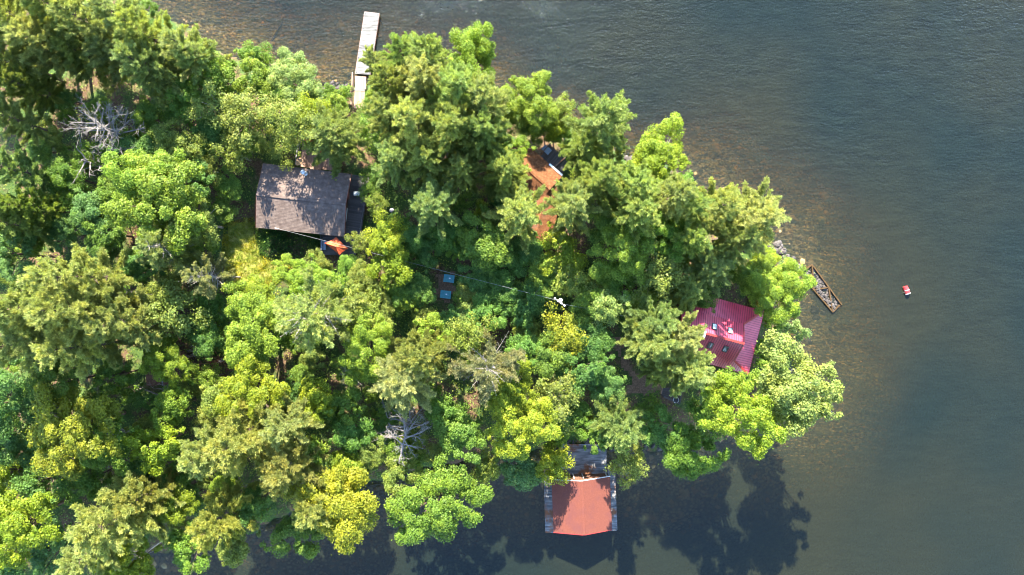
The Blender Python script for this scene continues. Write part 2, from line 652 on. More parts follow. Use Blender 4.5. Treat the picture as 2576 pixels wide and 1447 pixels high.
M['boat_roof'] = surface_mat('faded_red_shingle', [(0.3, (0.088, 0.0265, 0.0175)), (0.5, (0.104, 0.0315, 0.021)), (0.7, (0.122, 0.040, 0.027))], 7, 0.85, 0.2, detail=8,
                             stain=((0.0840, 0.0272, 0.0240), 0.5, 0.48, 0.7))
M['boat_wall'] = surface_mat('brown_wall', [(0.3, (0.10, 0.05, 0.035)), (0.7, (0.17, 0.09, 0.06))], 3, 0.8, 0.2, stretch=(3, 3, .3))
M['timber'] = surface_mat('crib_timber', [(0.3, (0.0360, 0.0203, 0.0079)), (0.7, (0.0742, 0.0450, 0.0203))], 4, 0.9, 0.15)
M['rock'] = surface_mat('shore_rock', [(0.3, (0.0300, 0.0246, 0.0225)), (0.5, (0.0600, 0.0514, 0.0471)), (0.7, (0.0986, 0.0878, 0.0814))], 4, 0.9, 0.2, per_object=0.4, bump=0.3)
M['bed_stone'] = surface_mat('lakebed_stone', [(0.3, (0.13, 0.085, 0.035)), (0.7, (0.34, 0.23, 0.10))], 2, 0.95, 0.1)
M['orange_cloth'] = surface_mat('orange_canvas', [(0.3, (0.4269, 0.0698, 0.0246)), (0.7, (0.4925, 0.0986, 0.0411))], 5, 0.75, 0.2)
M['red_plastic'] = surface_mat('red_plastic', [(0.3, (0.3750, 0.0225, 0.0263)), (0.7, (0.4500, 0.0375, 0.0375))], 4, 0.35, 0.5)
M['red_fabric'] = surface_mat('orange_red_paint', [(0.3, (0.52, 0.05, 0.03)), (0.7, (0.62, 0.08, 0.045))], 4, 0.6, 0.3)
M['green_lid'] = surface_mat('green_blue_plastic', [(0.3, (0.03, 0.19, 0.24)), (0.7, (0.05, 0.26, 0.31))], 3, 0.5, 0.4, stain=((0.20, 0.33, 0.33), 2.5, 0.6, 0.72))
M['galv'] = surface_mat('galvanised_steel', [(0.3, (0.42, 0.44, 0.46)), (0.7, (0.60, 0.62, 0.64))], 4, 0.35, 0.5, metallic=0.7)
M['grey_enamel'] = surface_mat('grey_enamel', [(0.3, (0.20, 0.19, 0.22)), (0.7, (0.30, 0.29, 0.33))], 4, 0.4, 0.5)
M['tan_plastic'] = surface_mat('tan_dish', [(0.3, (0.28, 0.17, 0.09)), (0.7, (0.38, 0.25, 0.14))], 3, 0.5, 0.4)
M['concrete'] = surface_mat('mortar_block', [(0.3, (0.20, 0.20, 0.22)), (0.7, (0.36, 0.36, 0.38))], 5, 0.9, 0.2)
M['glass'] = surface_mat('skylight_glass', [(0.3, (0.03, 0.035, 0.04)), (0.7, (0.05, 0.055, 0.06))], 2, 0.06, 0.9)
M['dirt_path'] = surface_mat('trodden_dirt', [(0.3, (0.085, 0.052, 0.034)), (0.5, (0.135, 0.085, 0.056)), (0.7, (0.20, 0.13, 0.085))], 5, 0.95, 0.1, bump=0.5, detail=8)
M['lawn'] = surface_mat('dry_lawn', [(0.3, (0.0810, 0.1170, 0.0180)), (0.5, (0.1800, 0.1890, 0.0360)), (0.7, (0.3240, 0.2700, 0.0900))], 1.6, 0.95, 0.1, bump=0.5, detail=8)
M['pole_wood'] = surface_mat('pole_wood', [(0.3, (0.12, 0.10, 0.085)), (0.7, (0.24, 0.20, 0.17))], 5, 0.9, 0.15)
M['porcelain'] = surface_mat('white_porcelain', [(0.3, (0.66, 0.66, 0.66)), (0.7, (0.78, 0.78, 0.78))], 5, 0.3, 0.5)
M['cable'] = surface_mat('cable', [(0.3, (0.1728, 0.1766, 0.1843)), (0.7, (0.2304, 0.2342, 0.2419))], 5, 0.5, 0.4)
M['blue_paint'] = surface_mat('pale_blue_paint', [(0.3, (0.1350, 0.1800, 0.2475)), (0.7, (0.1890, 0.2340, 0.2970))], 4, 0.5, 0.4)

# ------------------------------------------------------------------ the setting: ground, lake bed, water
def grid_mesh(x0, x1, y0, y1, step):
    xs = np.arange(x0, x1 + step * .5, step)
    ys = np.arange(y0, y1 + step * .5, step)
    X, Y = np.meshgrid(xs, ys)
    nx, ny = len(xs), len(ys)
    idx = np.arange(nx * ny).reshape(ny, nx)
    f = np.stack([idx[:-1, :-1], idx[:-1, 1:], idx[1:, 1:], idx[1:, :-1]], axis=-1).reshape(-1, 4)
    return X.ravel(), Y.ravel(), f


X, Y, F = grid_mesh(-82, 78, -50, 54, 0.4)
Z = ground_h(X, Y)
ground = mesh_obj('ground', np.stack([X, Y, Z], 1), F, M['ground'], smooth=True)
tag(ground, kind='structure')
# coarse continuation of land and lake bed out to the horizon
X, Y, F = grid_mesh(-1500, 1500, -1500, 1500, 15)
Z = ground_h(np.clip(X, -82, 78), np.clip(Y, -50, 54))
inner = (X > -90) & (X < 86) & (Y > -58) & (Y < 62)
Z = np.where(inner, -9.5, np.where(Z > 0, Z - 0.3, -9.0))
outer = mesh_obj('terrain', np.stack([X, Y, Z], 1), F, M['ground'], smooth=True)
tag(outer, kind='structure')

wb_ = MB().box((0, 0, -6.0), (3000, 3000, 12.0))
water = wb_.build('water', M['water'])
tag(water, kind='structure')


def drape(name, poly_px, mat, lift=0.02, step=0.35, rag=0.5):
    """a sheet lying on the ground inside a photo-measured outline"""
    pts = np.array([[*on_ground(*p).xy] for p in poly_px])
    pts = smooth_closed(pts, 2)
    x0, y0 = pts.min(0) - 1
    x1, y1 = pts.max(0) + 1
    X, Y, F = grid_mesh(x0, x1, y0, y1, step)
    ins = np.zeros(X.shape, bool)
    n = len(pts)
    Xj = X + rag * 0.5 * np.sin(Y * 3.1 + X)
    Yj = Y + rag * 0.5 * np.sin(X * 2.7 - Y)
    for i in range(n):
        xa, ya = pts[i]
        xb, yb = pts[(i + 1) % n]
        ins ^= ((ya > Yj) != (yb > Yj)) & (Xj < (xb - xa) * (Yj - ya) / (yb - ya + 1e-15) + xa)
    keep = ins[F].all(1)
    F = F[keep]
    used = np.unique(F)
    remap = np.full(len(X), -1)
    remap[used] = np.arange(len(used))
    V = np.stack([X[used], Y[used], ground_h(X[used], Y[used]) + lift], 1)
    return tag(mesh_obj(name, V, remap[F], mat, smooth=True), kind='structure')


PATH_PX = [(1528, 832), (1575, 850), (1570, 905), (1600, 930), (1650, 940), (1668, 985), (1640, 1000), (1585, 992), (1560, 985), (1590, 960), (1562, 925), (1545, 885), (1525, 850)]
TRAIL_PX = [(1380, 575), (1435, 560), (1450, 620), (1440, 690), (1418, 672), (1410, 625), (1385, 610)]
LAWN_PX = [(562, 560), (640, 545), (655, 640), (690, 655), (755, 650), (740, 690), (690, 720), (610, 770), (575, 740), (556, 660)]
PAD_PX = [(1095, 690), (1140, 672), (1150, 710), (1140, 760), (1110, 775), (1095, 740)]
DIRT_PX = [(565, 755), (605, 750), (600, 830), (570, 820)]
drape('path', PATH_PX, M['dirt_path'])
drape('trail', TRAIL_PX, M['dirt_path'])
drape('lawn', LAWN_PX, M['lawn'])
drape('dirt_pad', PAD_PX, M['dirt_path'])
drape('footpath', DIRT_PX, M['dirt_path'])

# ------------------------------------------------------------------ buildings
def rail(parent, a, b, h=0.95, mat=None, posts=True, name='railing', n_bal=0):
    """a railing standing from a to b (points on the deck); posts and rails joined as one part"""
    a, b = Vector(a), Vector(b)
    mb = MB()
    up = Vector((0, 0, 1))
    L = (b - a).length
    k = max(1, int(L / 1.6))
    mb.bar(a + up * h, b + up * h, 0.11, 0.05)
    mb.bar(a + up * 0.15, b + up * 0.15, 0.05, 0.07)
    for i in range(k + 1):
        p = lerp(a, b, i / k)
        mb.bar(p, p + up * (h - .03), 0.09, 0.09, (b - a))
    nb = n_bal or int(L / 0.16)
    for i in range(1, nb):
        p = lerp(a, b, i / nb)
        mb.bar(p + up * 0.17, p + up * (h - .03), 0.035, 0.035, (b - a))
    return mb.build(name, mat or M['brown_board'], parent)


def walls(parent, pts, z0, mat, thick=0.16, name='wall'):
    """four or more walls under the top polyline pts (world points, closed)"""
    pts = [Vector(p) for p in pts]
    n = len(pts)
    for i in range(n):
        a, b = pts[i], pts[(i + 1) % n]
        mb = MB()
        d = (b - a)
        d.z = 0
        nn = Vector((-d.y, d.x, 0)).normalized() * thick
        vs = [Vector((a.x, a.y, z0)), Vector((b.x, b.y, z0)), b, a]
        vs += [v + nn for v in vs]
        mb.add(vs, [(0, 1, 2, 3), (7, 6, 5, 4), (0, 4, 5, 1), (3, 2, 6, 7), (0, 3, 7, 4), (1, 5, 6, 2)])
        mb.build(name, mat, parent)


def window_part(parent, a, b, t, z, w, h, out, name='window'):
    a, b = Vector(a), Vector(b)
    c = lerp(a, b, t)
    c.z = z
    d = (b - a)
    d.z = 0
    d.normalize()
    o = Vector(out).normalized()
    f = MB()
    for s in (-1, 1):
        f.box(c + d * s * w / 2 + o * .03, (0.07, 0.08, h), d)
        f.box(c + Vector((0, 0, s * h / 2)) + o * .03, (w + .07, 0.09, 0.07), d)
    fr = f.build(name, M['white_paint'], parent)
    MB().box(c + o * .012, (w - .02, 0.02, h - .02), d).build('pane', M['glass'], fr)


def inset(p, c, k):
    return Vector((c.x + (p.x - c.x) * k, c.y + (p.y - c.y) * k, p.z))


# ---- brown cottage
EZ, RZ = 4.9, 6.0
b_tl, b_tr = W(661.7, 411.1, EZ), W(884, 438, EZ)
b_bl, b_br = W(644, 572.4, EZ), W(866.4, 595.8, EZ)
b_rl = lerp(b_tl, b_bl, 0.5)
b_rl.z = RZ
b_rr = lerp(b_tr, b_br, 0.5)
b_rr.z = RZ
ctr = (b_tl + b_br) / 2
cot = thing('brown_cottage', 'brown shingle-roofed cottage with dark decks, half under a pine shadow', 'cottage', (ctr.x, ctr.y, gz(ctr.x, ctr.y)))
for pts, eave in (([b_tl, b_rl, b_rr, b_tr], (0, 3)), ([b_bl, b_br, b_rr, b_rl], (0, 1))):
    rf = slab('roof', pts, 0.14, M['brown_shingle'], cot)
    shingle_rows(rf, pts, eave, 0.17, M['brown_shingle'], t=.02)
MB().bar(b_rl + Vector((0, 0, .03)), b_rr + Vector((0, 0, .03)), 0.3, 0.05).build('ridge_cap', M['brown_shingle'], cot)
for a, b in ((b_tl, b_rl), (b_rl, b_bl), (b_tr, b_rr), (b_rr, b_br)):
    MB().bar(a - Vector((0, 0, .1)), b - Vector((0, 0, .1)), 0.06, 0.2).build('barge_board', M['brown_trim'], cot)
wc = [inset(p, ctr, 0.90) for p in (b_tl, b_bl, b_br, b_tr)]
for p in wc:
    p.z = EZ - 0.18
walls(cot, wc, 1.2, M['log_wall'])
for g0, g1, ap in ((wc[0], wc[1], b_rl), (wc[2], wc[3], b_rr)):
    apx = inset(ap, ctr, 0.90)
    apx.z = RZ - 0.2
    MB().prism([g0, g1, apx], (0.12 * (1 if ap is b_rl else -1), 0, 0)).build('gable', M['log_wall'], cot)
window_part(cot, wc[1], wc[2], 0.3, 3.6, 1.3, 1.0, (0, -1, 0))
window_part(cot, wc[1], wc[2], 0.6, 3.6, 1.3, 1.0, (0, -1, 0))
window_part(cot, wc[2], wc[3], 0.35, 3.6, 1.6, 1.2, (1, 0, 0))
window_part(cot, wc[3], wc[0], 0.4, 3.6, 1.4, 1.1, (0, 1, 0))
dr = MB().box(lerp(wc[2], wc[3], 0.7) + Vector((0.03, 0, -1.25)), (0.06, 0.9, 2.0)).build('door', M['brown_trim'], cot)
MB().box(lerp(wc[2], wc[3], 0.7) + Vector((0.09, 0.32, -1.3)), (0.05, 0.05, 0.12)).build('handle', M['galv'], dr)
# stove pipe with cap on the lakeward slope
v0 = W(769, 437, 5.15)
vent = MB().tube([v0 + Vector((0, 0, -.3)), v0 + Vector((0, 0, 1.1))], 0.13, 10).build('stove_pipe', M['galv'], cot)
MB().tube([v0 + Vector((0, 0, 1.18)), v0 + Vector((0, 0, 1.22)), v0 + Vector((0, 0, 1.34))], [0.27, 0.27, 0.03], 12).build('cap', M['galv'], vent)
MB().tube([v0 + Vector((0, 0, .08)), v0 + Vector((0, 0, .16))], [0.26, 0.14], 12).build('flashing', M['galv'], vent)
# service mast that takes the overhead cable
m0 = W(701, 576, 4.95)
MB().tube([m0 + Vector((0, 0, -1)), m0 + Vector((0, 0, .7))], 0.05, 8).tube([m0 + Vector((-.25, 0.05, .62)), m0 + Vector((.25, -.05, .62))], 0.035, 6).build('service_mast', M['galv'], cot)

# ---- decks of the brown cottage: one wrapping to the umbrella, one on the lake side
DZ = 2.75
deck = thing('cottage_deck', 'dark board deck along the gable end of the brown cottage, reaching the orange umbrella', 'deck', tuple(W(900, 530, 1.9)))
planks(deck, W(874, 438, DZ), W(929, 445, DZ), W(908, 592, DZ), W(866, 585, DZ), 0.145, M['dark_board'])
planks(deck, W(811, 590, DZ), W(908, 593.5, DZ), W(893, 645, DZ), W(811, 641, DZ), 0.145, M['dark_board'])
for i in range(7):
    p = W(912 - i * 3, 450 + i * 30, DZ - .1)
    MB().bar((p.x, p.y, 1.2), p - Vector((0, 0, .05)), 0.14).build('post', M['dark_board'], deck)
MB().bar(W(928, 446, DZ - .13), W(907.5, 592, DZ - .13), 0.06, 0.16).build('rim_board', M['brown_board'], deck)
rail(deck, W(927, 470, DZ), W(908, 592, DZ), 0.9, M['dark_board'])
rail(deck, W(812, 592, DZ), W(812, 640, DZ), 0.9, M['dark_board'])
ndeck = thing('lakeside_deck', 'small brown board deck on the lake side of the brown cottage', 'deck', tuple(W(800, 390, 1.9)))
planks(ndeck, W(755, 419, DZ), W(762, 352, DZ), W(850, 362, DZ), W(850, 431, DZ), 0.15, M['brown_board'])
MB().bar(W(781, 420, DZ + .03), W(808, 423, DZ + .03), 0.5, 0.06).build('step', M['brown_board'], ndeck)
for i in range(4):
    p = W(762 + i * 28, 365 + i * 2, DZ - .1)
    MB().bar((p.x, p.y, 1.1), p - Vector((0, 0, .05)), 0.14).build('post', M['brown_board'], ndeck)
rail(ndeck, W(749, 417, DZ), W(757, 352, DZ), 1.0, M['white_board'])


def deck_chair(label, loc, rotz, mat, group):
    t = thing('deck_chair', label, 'chair', loc, group)
    m = Matrix.Rotation(rotz, 3, 'Z')
    L = Vector(loc)

    def B(name, c, s, tilt=0.0):
        mm = m @ Matrix.Rotation(tilt, 3, 'X')
        mb = MB()
        mb.box((0, 0, 0), s)
        mb.v = [tuple(L + m @ Vector(c) + mm @ Vector(v)) for v in mb.v]
        mb.build(name, mat, t)
    for i in range(4):
        B('seat_slat', (0, -.2 + i * .13, .36 - i * .03), (.52, .115, .03), -.15)
    for i in range(5):
        B('back_slat', (-.22 + i * .11, .33, .68), (.095, .03, .75), -.35)
    for sx in (-.33, .33):
        B('armrest', (sx, 0, .58), (.12, .7, .03))
        B('leg', (sx, -.25, .28), (.05, .09, .56))
        B('leg', (sx, .3, .28), (.05, .09, .56))
    return t


cg = 'red chairs on the lakeside deck'
deck_chair('red slatted chair on the lakeside deck, the one nearer the brown roof', tuple(W(797, 372, DZ)), 2.4, M['red_fabric'], cg)
deck_chair('red slatted chair on the lakeside deck, the one farther from the brown roof', tuple(W(781, 359, DZ)), 0.8, M['red_fabric'], cg)
deck_chair('red slatted chair under the branches at the outer corner of the lakeside deck', tuple(W(812, 381, DZ)), -1.2, M['red_fabric'], cg)

# satellite dish at the deck corner of the cottage
sd = thing('satellite_dish', 'tan satellite dish at the eave of the brown cottage by the lakeside deck', 'satellite dish', tuple(W(760, 412, 4.2)))
base = Vector(sd.location)
ax = Vector((-0.25, 0.25, 0.93)).normalized()
fx = ax.orthogonal().normalized()
fy = ax.cross(fx)
vs, fs = [], []
for i, (rr, dd) in enumerate(((0.0, 0.0), (0.25, 0.03), (0.48, 0.12), (0.50, 0.10))):
    for k in range(20):
        a = 2 * math.pi * k / 20
        vs.append(base + ax * (dd + .55) + (fx * math.cos(a) + fy * math.sin(a)) * max(rr, .001))
for i in range(3):
    for k in range(20):
        k2 = (k + 1) % 20
        fs.append((i * 20 + k, i * 20 + k2, i * 20 + 20 + k2, i * 20 + 20 + k))
MB().add(vs, fs).build('dish', M['tan_plastic'], sd)
MB().tube([base + Vector((0, 0, -1.4)), base + Vector((0, 0, .55))], 0.04, 8).build('mast', M['galv'], sd)
MB().tube([base + ax * .6 + fx * .48, base + ax * 1.0 + fx * .1], 0.025, 6).box(base + ax * 1.0 + fx * .1, (.14, .12, .12)).build('feed_arm', M['dark_frame'], sd)

# ---- orange umbrella
UZ = 5.0
uc = [W(815.6, 611.7, 4.45), W(846, 596.1, 4.45), W(876, 625.4, 4.45), W(853.8, 641.4, 4.45)]
uh = W(843.8, 620.2, UZ)
um = thing('patio_umbrella', 'open orange square patio umbrella on the dark deck', 'umbrella', (uh.x, uh.y, DZ))
rim = []
for i in range(4):
    a, b = uc[i], uc[(i + 1) % 4]
    mid = (a + b) / 2 + (uh - (a + b) / 2) * 0.06
    mid.z = 4.42
    rim += [a, mid]
for i in range(8):
    p, q = rim[i], rim[(i + 1) % 8]
    m1 = lerp(uh, p, .5) + Vector((0, 0, .02))
    m2 = lerp(uh, q, .5) + Vector((0, 0, .02))
    sg = (m1 + m2) / 2 - Vector((0, 0, .05))
    eg = (p + q) / 2 - Vector((0, 0, .03)) + (uh - (p + q) / 2) * 0.03
    eg.z = (p.z + q.z) / 2 - .02
    top = [uh, m1, sg, m2, p, eg, q]
    lo = [v - Vector((0, 0, .012)) for v in top]
    f = [(0, 1, 2), (0, 2, 3), (1, 4, 5), (1, 5, 2), (2, 5, 6), (2, 6, 3)]
    MB().add(top + lo, f + [tuple(k + 7 for k in reversed(t)) for t in f] + [(4, 11, 12, 5), (5, 12, 13, 6)]).build('canopy_panel', M['orange_cloth'], um)
    MB().bar(uh - Vector((0, 0, .06)), p - Vector((0, 0, .03)), 0.03).build('rib', M['pole_wood'], um)
MB().tube([Vector((uh.x, uh.y, DZ + .05)), uh + Vector((0, 0, .02))], 0.03, 8).build('pole', M['pole_wood'], um)
MB().tube([uh + Vector((0, 0, .01)), uh + Vector((0, 0, .10)), uh + Vector((0, 0, .16))], [0.09, 0.07, 0.02], 8).build('finial', M['pole_wood'], um)
MB().tube([Vector((uh.x, uh.y, DZ)), Vector((uh.x, uh.y, DZ + .08))], 0.28, 12).build('base', M['dark_frame'], um)
bn = thing('bench', 'pale blue bench tucked beside the orange umbrella', 'bench', tuple(W(818, 617, DZ)))
bl = Vector(bn.location)
MB().box(bl + Vector((0, 0, .45)), (.35, 1.2, .05)).build('seat', M['blue_paint'], bn)
MB().box(bl + Vector((-.17, 0, .75)), (.05, 1.2, .4)).build('backrest', M['blue_paint'], bn)
for sx in (-.12, .12):
    for sy in (-.5, .5):
        MB().box(bl + Vector((sx, sy, .21)), (.05, .05, .42)).build('leg', M['blue_paint'], bn)
gr = thing('barbecue_grill', 'white-lidded barbecue grill on the dark deck beside the cottage gable', 'grill', tuple(W(902, 490, DZ)))
gl_ = Vector(gr.location)
MB().box(gl_ + Vector((0, 0, .55)), (.7, .5, .6)).build('cabinet', M['dark_frame'], gr)
MB().tube([gl_ + Vector((-.36, 0, .9)), gl_ + Vector((.36, 0, .9))], 0.27, 12).build('lid', M['white_paint'], gr)
for sx in (-.55, .55):
    MB().box(gl_ + Vector((sx, 0, .84)), (.36, .45, .04)).build('side_shelf', M['dark_frame'], gr)
for sx in (-.3, .3):
    for sy in (-.2, .2):
        MB().box(gl_ + Vector((sx, sy, .12)), (.05, .05, .25)).build('leg', M['dark_frame'], gr)

kg = on_ground(988, 531)
kt = thing('kettle_grill', 'small grey round kettle grill in a sunny gap beyond the dark deck', 'grill', tuple(kg))


def ball(c, r, z0=-1, z1=1, n=12, sq=1.0):
    mb = MB()
    k = 5
    pts, rad = [], []
    for i in range(k + 1):
        t = z0 + (z1 - z0) * i / k
        pts.append(Vector(c) + Vector((0, 0, t * r * sq)))
        rad.append(max(0.004, r * math.sqrt(max(0, 1 - t * t))))
    return mb.tube(pts, rad, n)


ball(kg + Vector((0, 0, .75)), .27, -1, 0).build('bowl', M['dark_frame'], kt, True)
ball(kg + Vector((0, 0, .76)), .285, 0, 1).build('lid', M['grey_enamel'], kt, True)
for k in range(3):
    a = k * 2.094
    MB().tube([kg + Vector((.1 * math.cos(a), .1 * math.sin(a), .6)), kg + Vector((.3 * math.cos(a), .3 * math.sin(a), -.02))], .015, 6).build('leg', M['galv'], kt)

# ---- white dock, ramp and stairs
KZ = 0.5
dock = thing('white_dock', 'long bleached white board dock reaching out into the rippled lake', 'dock', tuple(W(920, 110, 0)))
d_a, d_b, d_c, d_d = W(917.1, 29.2, KZ), W(954.2, 33.8, KZ), W(931, 188, KZ), W(893, 185.9, KZ)
planks(dock, d_a, d_b, d_c, d_d, 0.145, M['white_board'])
for a, b in ((d_a, d_d), (d_b, d_c)):
    MB().bar(a - Vector((0, 0, .14)), b - Vector((0, 0, .14)), .08, .18).build('stringer', M['brown_board'], dock)
MB().bar(d_a - Vector((0, 0, .14)), d_b - Vector((0, 0, .14)), .06, .18).build('fascia', M['brown_board'], dock)
for i in range(5):
    for a, b in ((d_a, d_d), (d_b, d_c)):
        p = lerp(a, b, .03 + i * .235)
        q = p + (lerp(d_a, d_d, .5) - lerp(d_b, d_c, .5)).normalized() * (-.14 if a is d_a else .14)
        MB().tube([(q.x, q.y, min(-.3, gz(q.x, q.y))), (q.x, q.y, KZ - .06)], .07, 8).build('pile', M['pole_wood'], dock)
        MB().box((q.x, q.y, KZ + .025), (.09, .09, .05)).build('bracket', M['dark_frame'], dock)
ramp_ = thing('dock_ramp', 'brown board ramp with slatted railing joining the white dock to the shore', 'ramp', tuple(W(905, 215, .3)))
planks(ramp_, W(894, 223, .95), W(892.5, 191, .62), W(921, 193, .62), W(921, 225, .95), .14, M['brown_board'], name='board')
planks(ramp_, W(890, 272, 1.5), W(891, 226, 1.05), W(918, 227, 1.05), W(916, 274, 1.5), .14, M['brown_board'], name='board')
MB().bar(W(891, 225.2, 1.1), W(918, 226, 1.1), .3, .05).build('landing', M['white_board'], ramp_)
rail(ramp_, W(890.5, 188, .62), W(889.5, 224, .95), .95, M['brown_board'])
rail(ramp_, W(886.5, 226, 1.05), W(887.5, 268, 1.5), .95, M['brown_board'])

# ---- boathouse
BE, BR_ = 3.1, 4.5
h_tl, h_tr = W(1387.2, 1207.3, BE), W(1534.4, 1199, BE)
h_bl, h_br = W(1392.7, 1339, BE), W(1539.6, 1332.5, BE)
h_rt = lerp(h_tl, h_tr, .5)
h_rt.z = BR_
h_rb = lerp(h_bl, h_br, .5)
h_rb.z = BR_
hc = (h_tl + h_br) / 2
bh = thing('boathouse', 'boathouse with a faded red gable roof standing in the dark water', 'boathouse', (hc.x, hc.y, 0))
for pts, eave in (([h_tl, h_bl, h_rb, h_rt], (0, 1)), ([h_br, h_tr, h_rt, h_rb], (0, 1))):
    rf = slab('roof', pts, 0.12, M['boat_roof'], bh)
    shingle_rows(rf, pts, eave, 0.18, M['boat_roof'], t=.014)
MB().bar(h_rt + Vector((0, 0, .015)), h_rb + Vector((0, 0, .015)), .26, .03).build('ridge_cap', M['boat_roof'], bh)
for a, b in ((h_tl, h_rt), (h_rt, h_tr)):
    MB().bar(a + Vector((0, .04, -.07)), b + Vector((0, .04, -.07)), .06, .2).build('barge_board', M['white_paint'], bh)
for a, b in ((h_bl, h_rb), (h_rb, h_br)):
    MB().bar(a + Vector((0, -.04, -.09)), b + Vector((0, -.04, -.09)), .06, .2).build('barge_board', M['red_trim'], bh)
hw = [inset(p, hc, .93) for p in (h_tl, h_bl, h_br, h_tr)]
for p in hw:
    p.z = BE - .14
walls(bh, hw, 0.55, M['boat_wall'])
for g0, g1, ap, sg in ((hw[3], hw[0], h_rt, -1), (hw[1], hw[2], h_rb, 1)):
    apx = inset(ap, hc, .93)
    apx.z = BR_ - .18
    MB().prism([g0, g1, apx], (0, .1 * sg, 0)).build('gable', M['boat_wall'], bh)
dn = Vector((0, 1, 0))
dmid = lerp(hw[0], hw[3], .47)
dmid.z = 1.6
dd_ = (hw[3] - hw[0])
dd_.z = 0
dd_.normalize()
door = MB().box(dmid + dn * .06, (.95, .05, 2.0), dd_).build('door', M['boat_wall'], bh)
MB().box(dmid + dn * .1 + dd_ * .36, (.05, .08, .12), dd_).build('handle', M['galv'], door)
for s in (-1, 1):
    MB().box(dmid + dn * .12 + dd_ * s * .56, (.12, .12, 2.1), dd_).build('door_jamb', M['white_paint'], bh)
    MB().box((hw[3] if s > 0 else hw[0]) + dn * .05 - Vector((0, 0, 1.25)), (.14, .12, 2.4), dd_).build('corner_board', M['white_paint'], bh)
window_part(bh, hw[0], hw[3], .2, 1.9, .9, .8, (0, 1, 0))
window_part(bh, hw[2], hw[3], .5, 1.8, 1.2, .8, (1, 0, 0))
MB().box(lerp(hw[1], hw[2], .5) + Vector((0, -.06, -1.3)), (3.4, .05, 2.2)).build('boat_door', M['boat_wall'], bh)
FZ = 0.6
bd = thing('boathouse_dock', 'weathered grey board dock wrapping both sides and the back of the boathouse', 'dock', (hc.x, hc.y, -.5))
planks(bd, W(1369, 1196, FZ), W(1392, 1196, FZ), W(1396, 1338.5, FZ), W(1372.7, 1338.6, FZ), .145, M['grey_board'])
planks(bd, W(1528, 1177, FZ), W(1545.5, 1177.1, FZ), W(1551.6, 1332.5, FZ), W(1535, 1332.5, FZ), .145, M['grey_board'])
planks(bd, W(1414, 1117.4, FZ), W(1523.8, 1117.4, FZ), W(1526, 1196, FZ), W(1393.5, 1196, FZ), .145, M['grey_board'])
for a, b in (((1368.6, 1196), (1372.4, 1338.6)), ((1546, 1177), (1552, 1332.5)), ((1524.4, 1117.4), (1526.6, 1176)), ((1372.5, 1339.3), (1396, 1339.3)), ((1535, 1333.2), (1552, 1333.2)), ((1527.5, 1176.4), (1545.8, 1176.4))):
    MB().bar(W(*a, FZ - .08), W(*b, FZ - .08), .07, .2).build('fascia', M['grey_board'], bd)
for p in ((1371, 1200), (1373, 1270), (1375, 1335), (1543, 1182), (1547, 1260), (1549, 1328), (1520, 1122), (1420, 1150)):
    q = W(*p, FZ - .1)
    MB().tube([(q.x, q.y, max(gz(q.x, q.y), -3) - .2), q], .1, 8).build('pile', M['pole_wood'], bd)

# ---- red metal-roofed cottage
def rp(x, y, z):
    return W(1690.5 + x * .16687, 724.5 + y * .16687, z)


VE, UE, URZ = 4.2, 5.3, 7.1
ne, se = rp(1388, 352, VE), rp(1150, 1305, VE)
axis = Vector((572, -155, 0)).normalized()        # along the ridge, world x/y
perp = Vector((-axis.y, axis.x, 0))                 # to the lake side
un_e, us_e = rp(1085, 545, UE), rp(945, 1100, UE)
ur_e = lerp(un_e, us_e, .5)
ur_e.z = URZ
LEN = 7.6
un_w, us_w, ur_w = un_e - axis * LEN, us_e - axis * LEN, ur_e - axis * LEN
nw, sw = ne - axis * (LEN + 1.7), se - axis * (LEN + 1.7)
rc = (un_e + us_w) / 2
red = thing('red_cottage', 'cottage with a red standing-seam metal roof and four skylights', 'cottage', (rc.x, rc.y, gz(rc.x, rc.y)))
up1 = Vector((0, 0, .0))
slopes = {
    'main_n': ([un_e, ur_e, ur_w, un_w], (0, 3)), 'main_s': ([us_e, us_w, ur_w, ur_e], (0, 1)),
}
low = Vector((0, 0, -.10))
vn = [ne, un_e + low, un_w + low, nw]
vs_ = [se, sw, us_w + low, us_e + low]
ve = [se, us_e + low, un_e + low, ne]
for nm, pts, eave in (('roof', slopes['main_n'][0], (0, 3)), ('roof', slopes['main_s'][0], (0, 1)), ('veranda_roof', vn, (0, 3)), ('veranda_roof', vs_, (0, 1)), ('veranda_roof', ve, (0, 3))):
    rf = slab(nm, pts, .1, M['red_metal'], red)
    seams(rf, pts, eave, .27, M['red_seam'], .04, .04)
UPV = Vector((0, 0, .05))
for a, b, nm in ((ur_e, ur_w, 'ridge_cap'), (ne, un_e + low, 'hip_cap'), (se, us_e + low, 'hip_cap')):
    MB().bar(a + UPV, b + UPV, .24, .05).build(nm, M['red_trim'], red)
for a, b in ((ne, se), (ne, nw), (se, sw), (un_e, ur_e), (ur_e, us_e), (un_w, ur_w), (ur_w, us_w)):
    MB().bar(a - Vector((0, 0, .07)), b - Vector((0, 0, .07)), .08, .14).build('fascia', M['red_trim'], red)
wl_ = [un_e, un_w, us_w, us_e]
wl2 = [inset(p, rc, .97) for p in wl_]
for p in wl2:
    p.z = UE - .12
walls(red, wl2, 1.3, M['log_wall'])
for g0, g1, ap, sg in ((wl2[3], wl2[0], ur_e, -1), (wl2[1], wl2[2], ur_w, 1)):
    a2 = inset(ap, rc, .97)
    a2.z = URZ - .15
    MB().prism([g0, g1, a2], axis * .1 * sg).build('gable', M['log_wall'], red)
for p in (ne, se, lerp(ne, se, .33), lerp(ne, se, .66), lerp(ne, nw, .4), lerp(se, sw, .4), nw, sw):
    q = inset(p, rc, .95)
    MB().bar((q.x, q.y, 1.2), (q.x, q.y, VE - .05), .15).build('veranda_post', M['log_wall'], red)
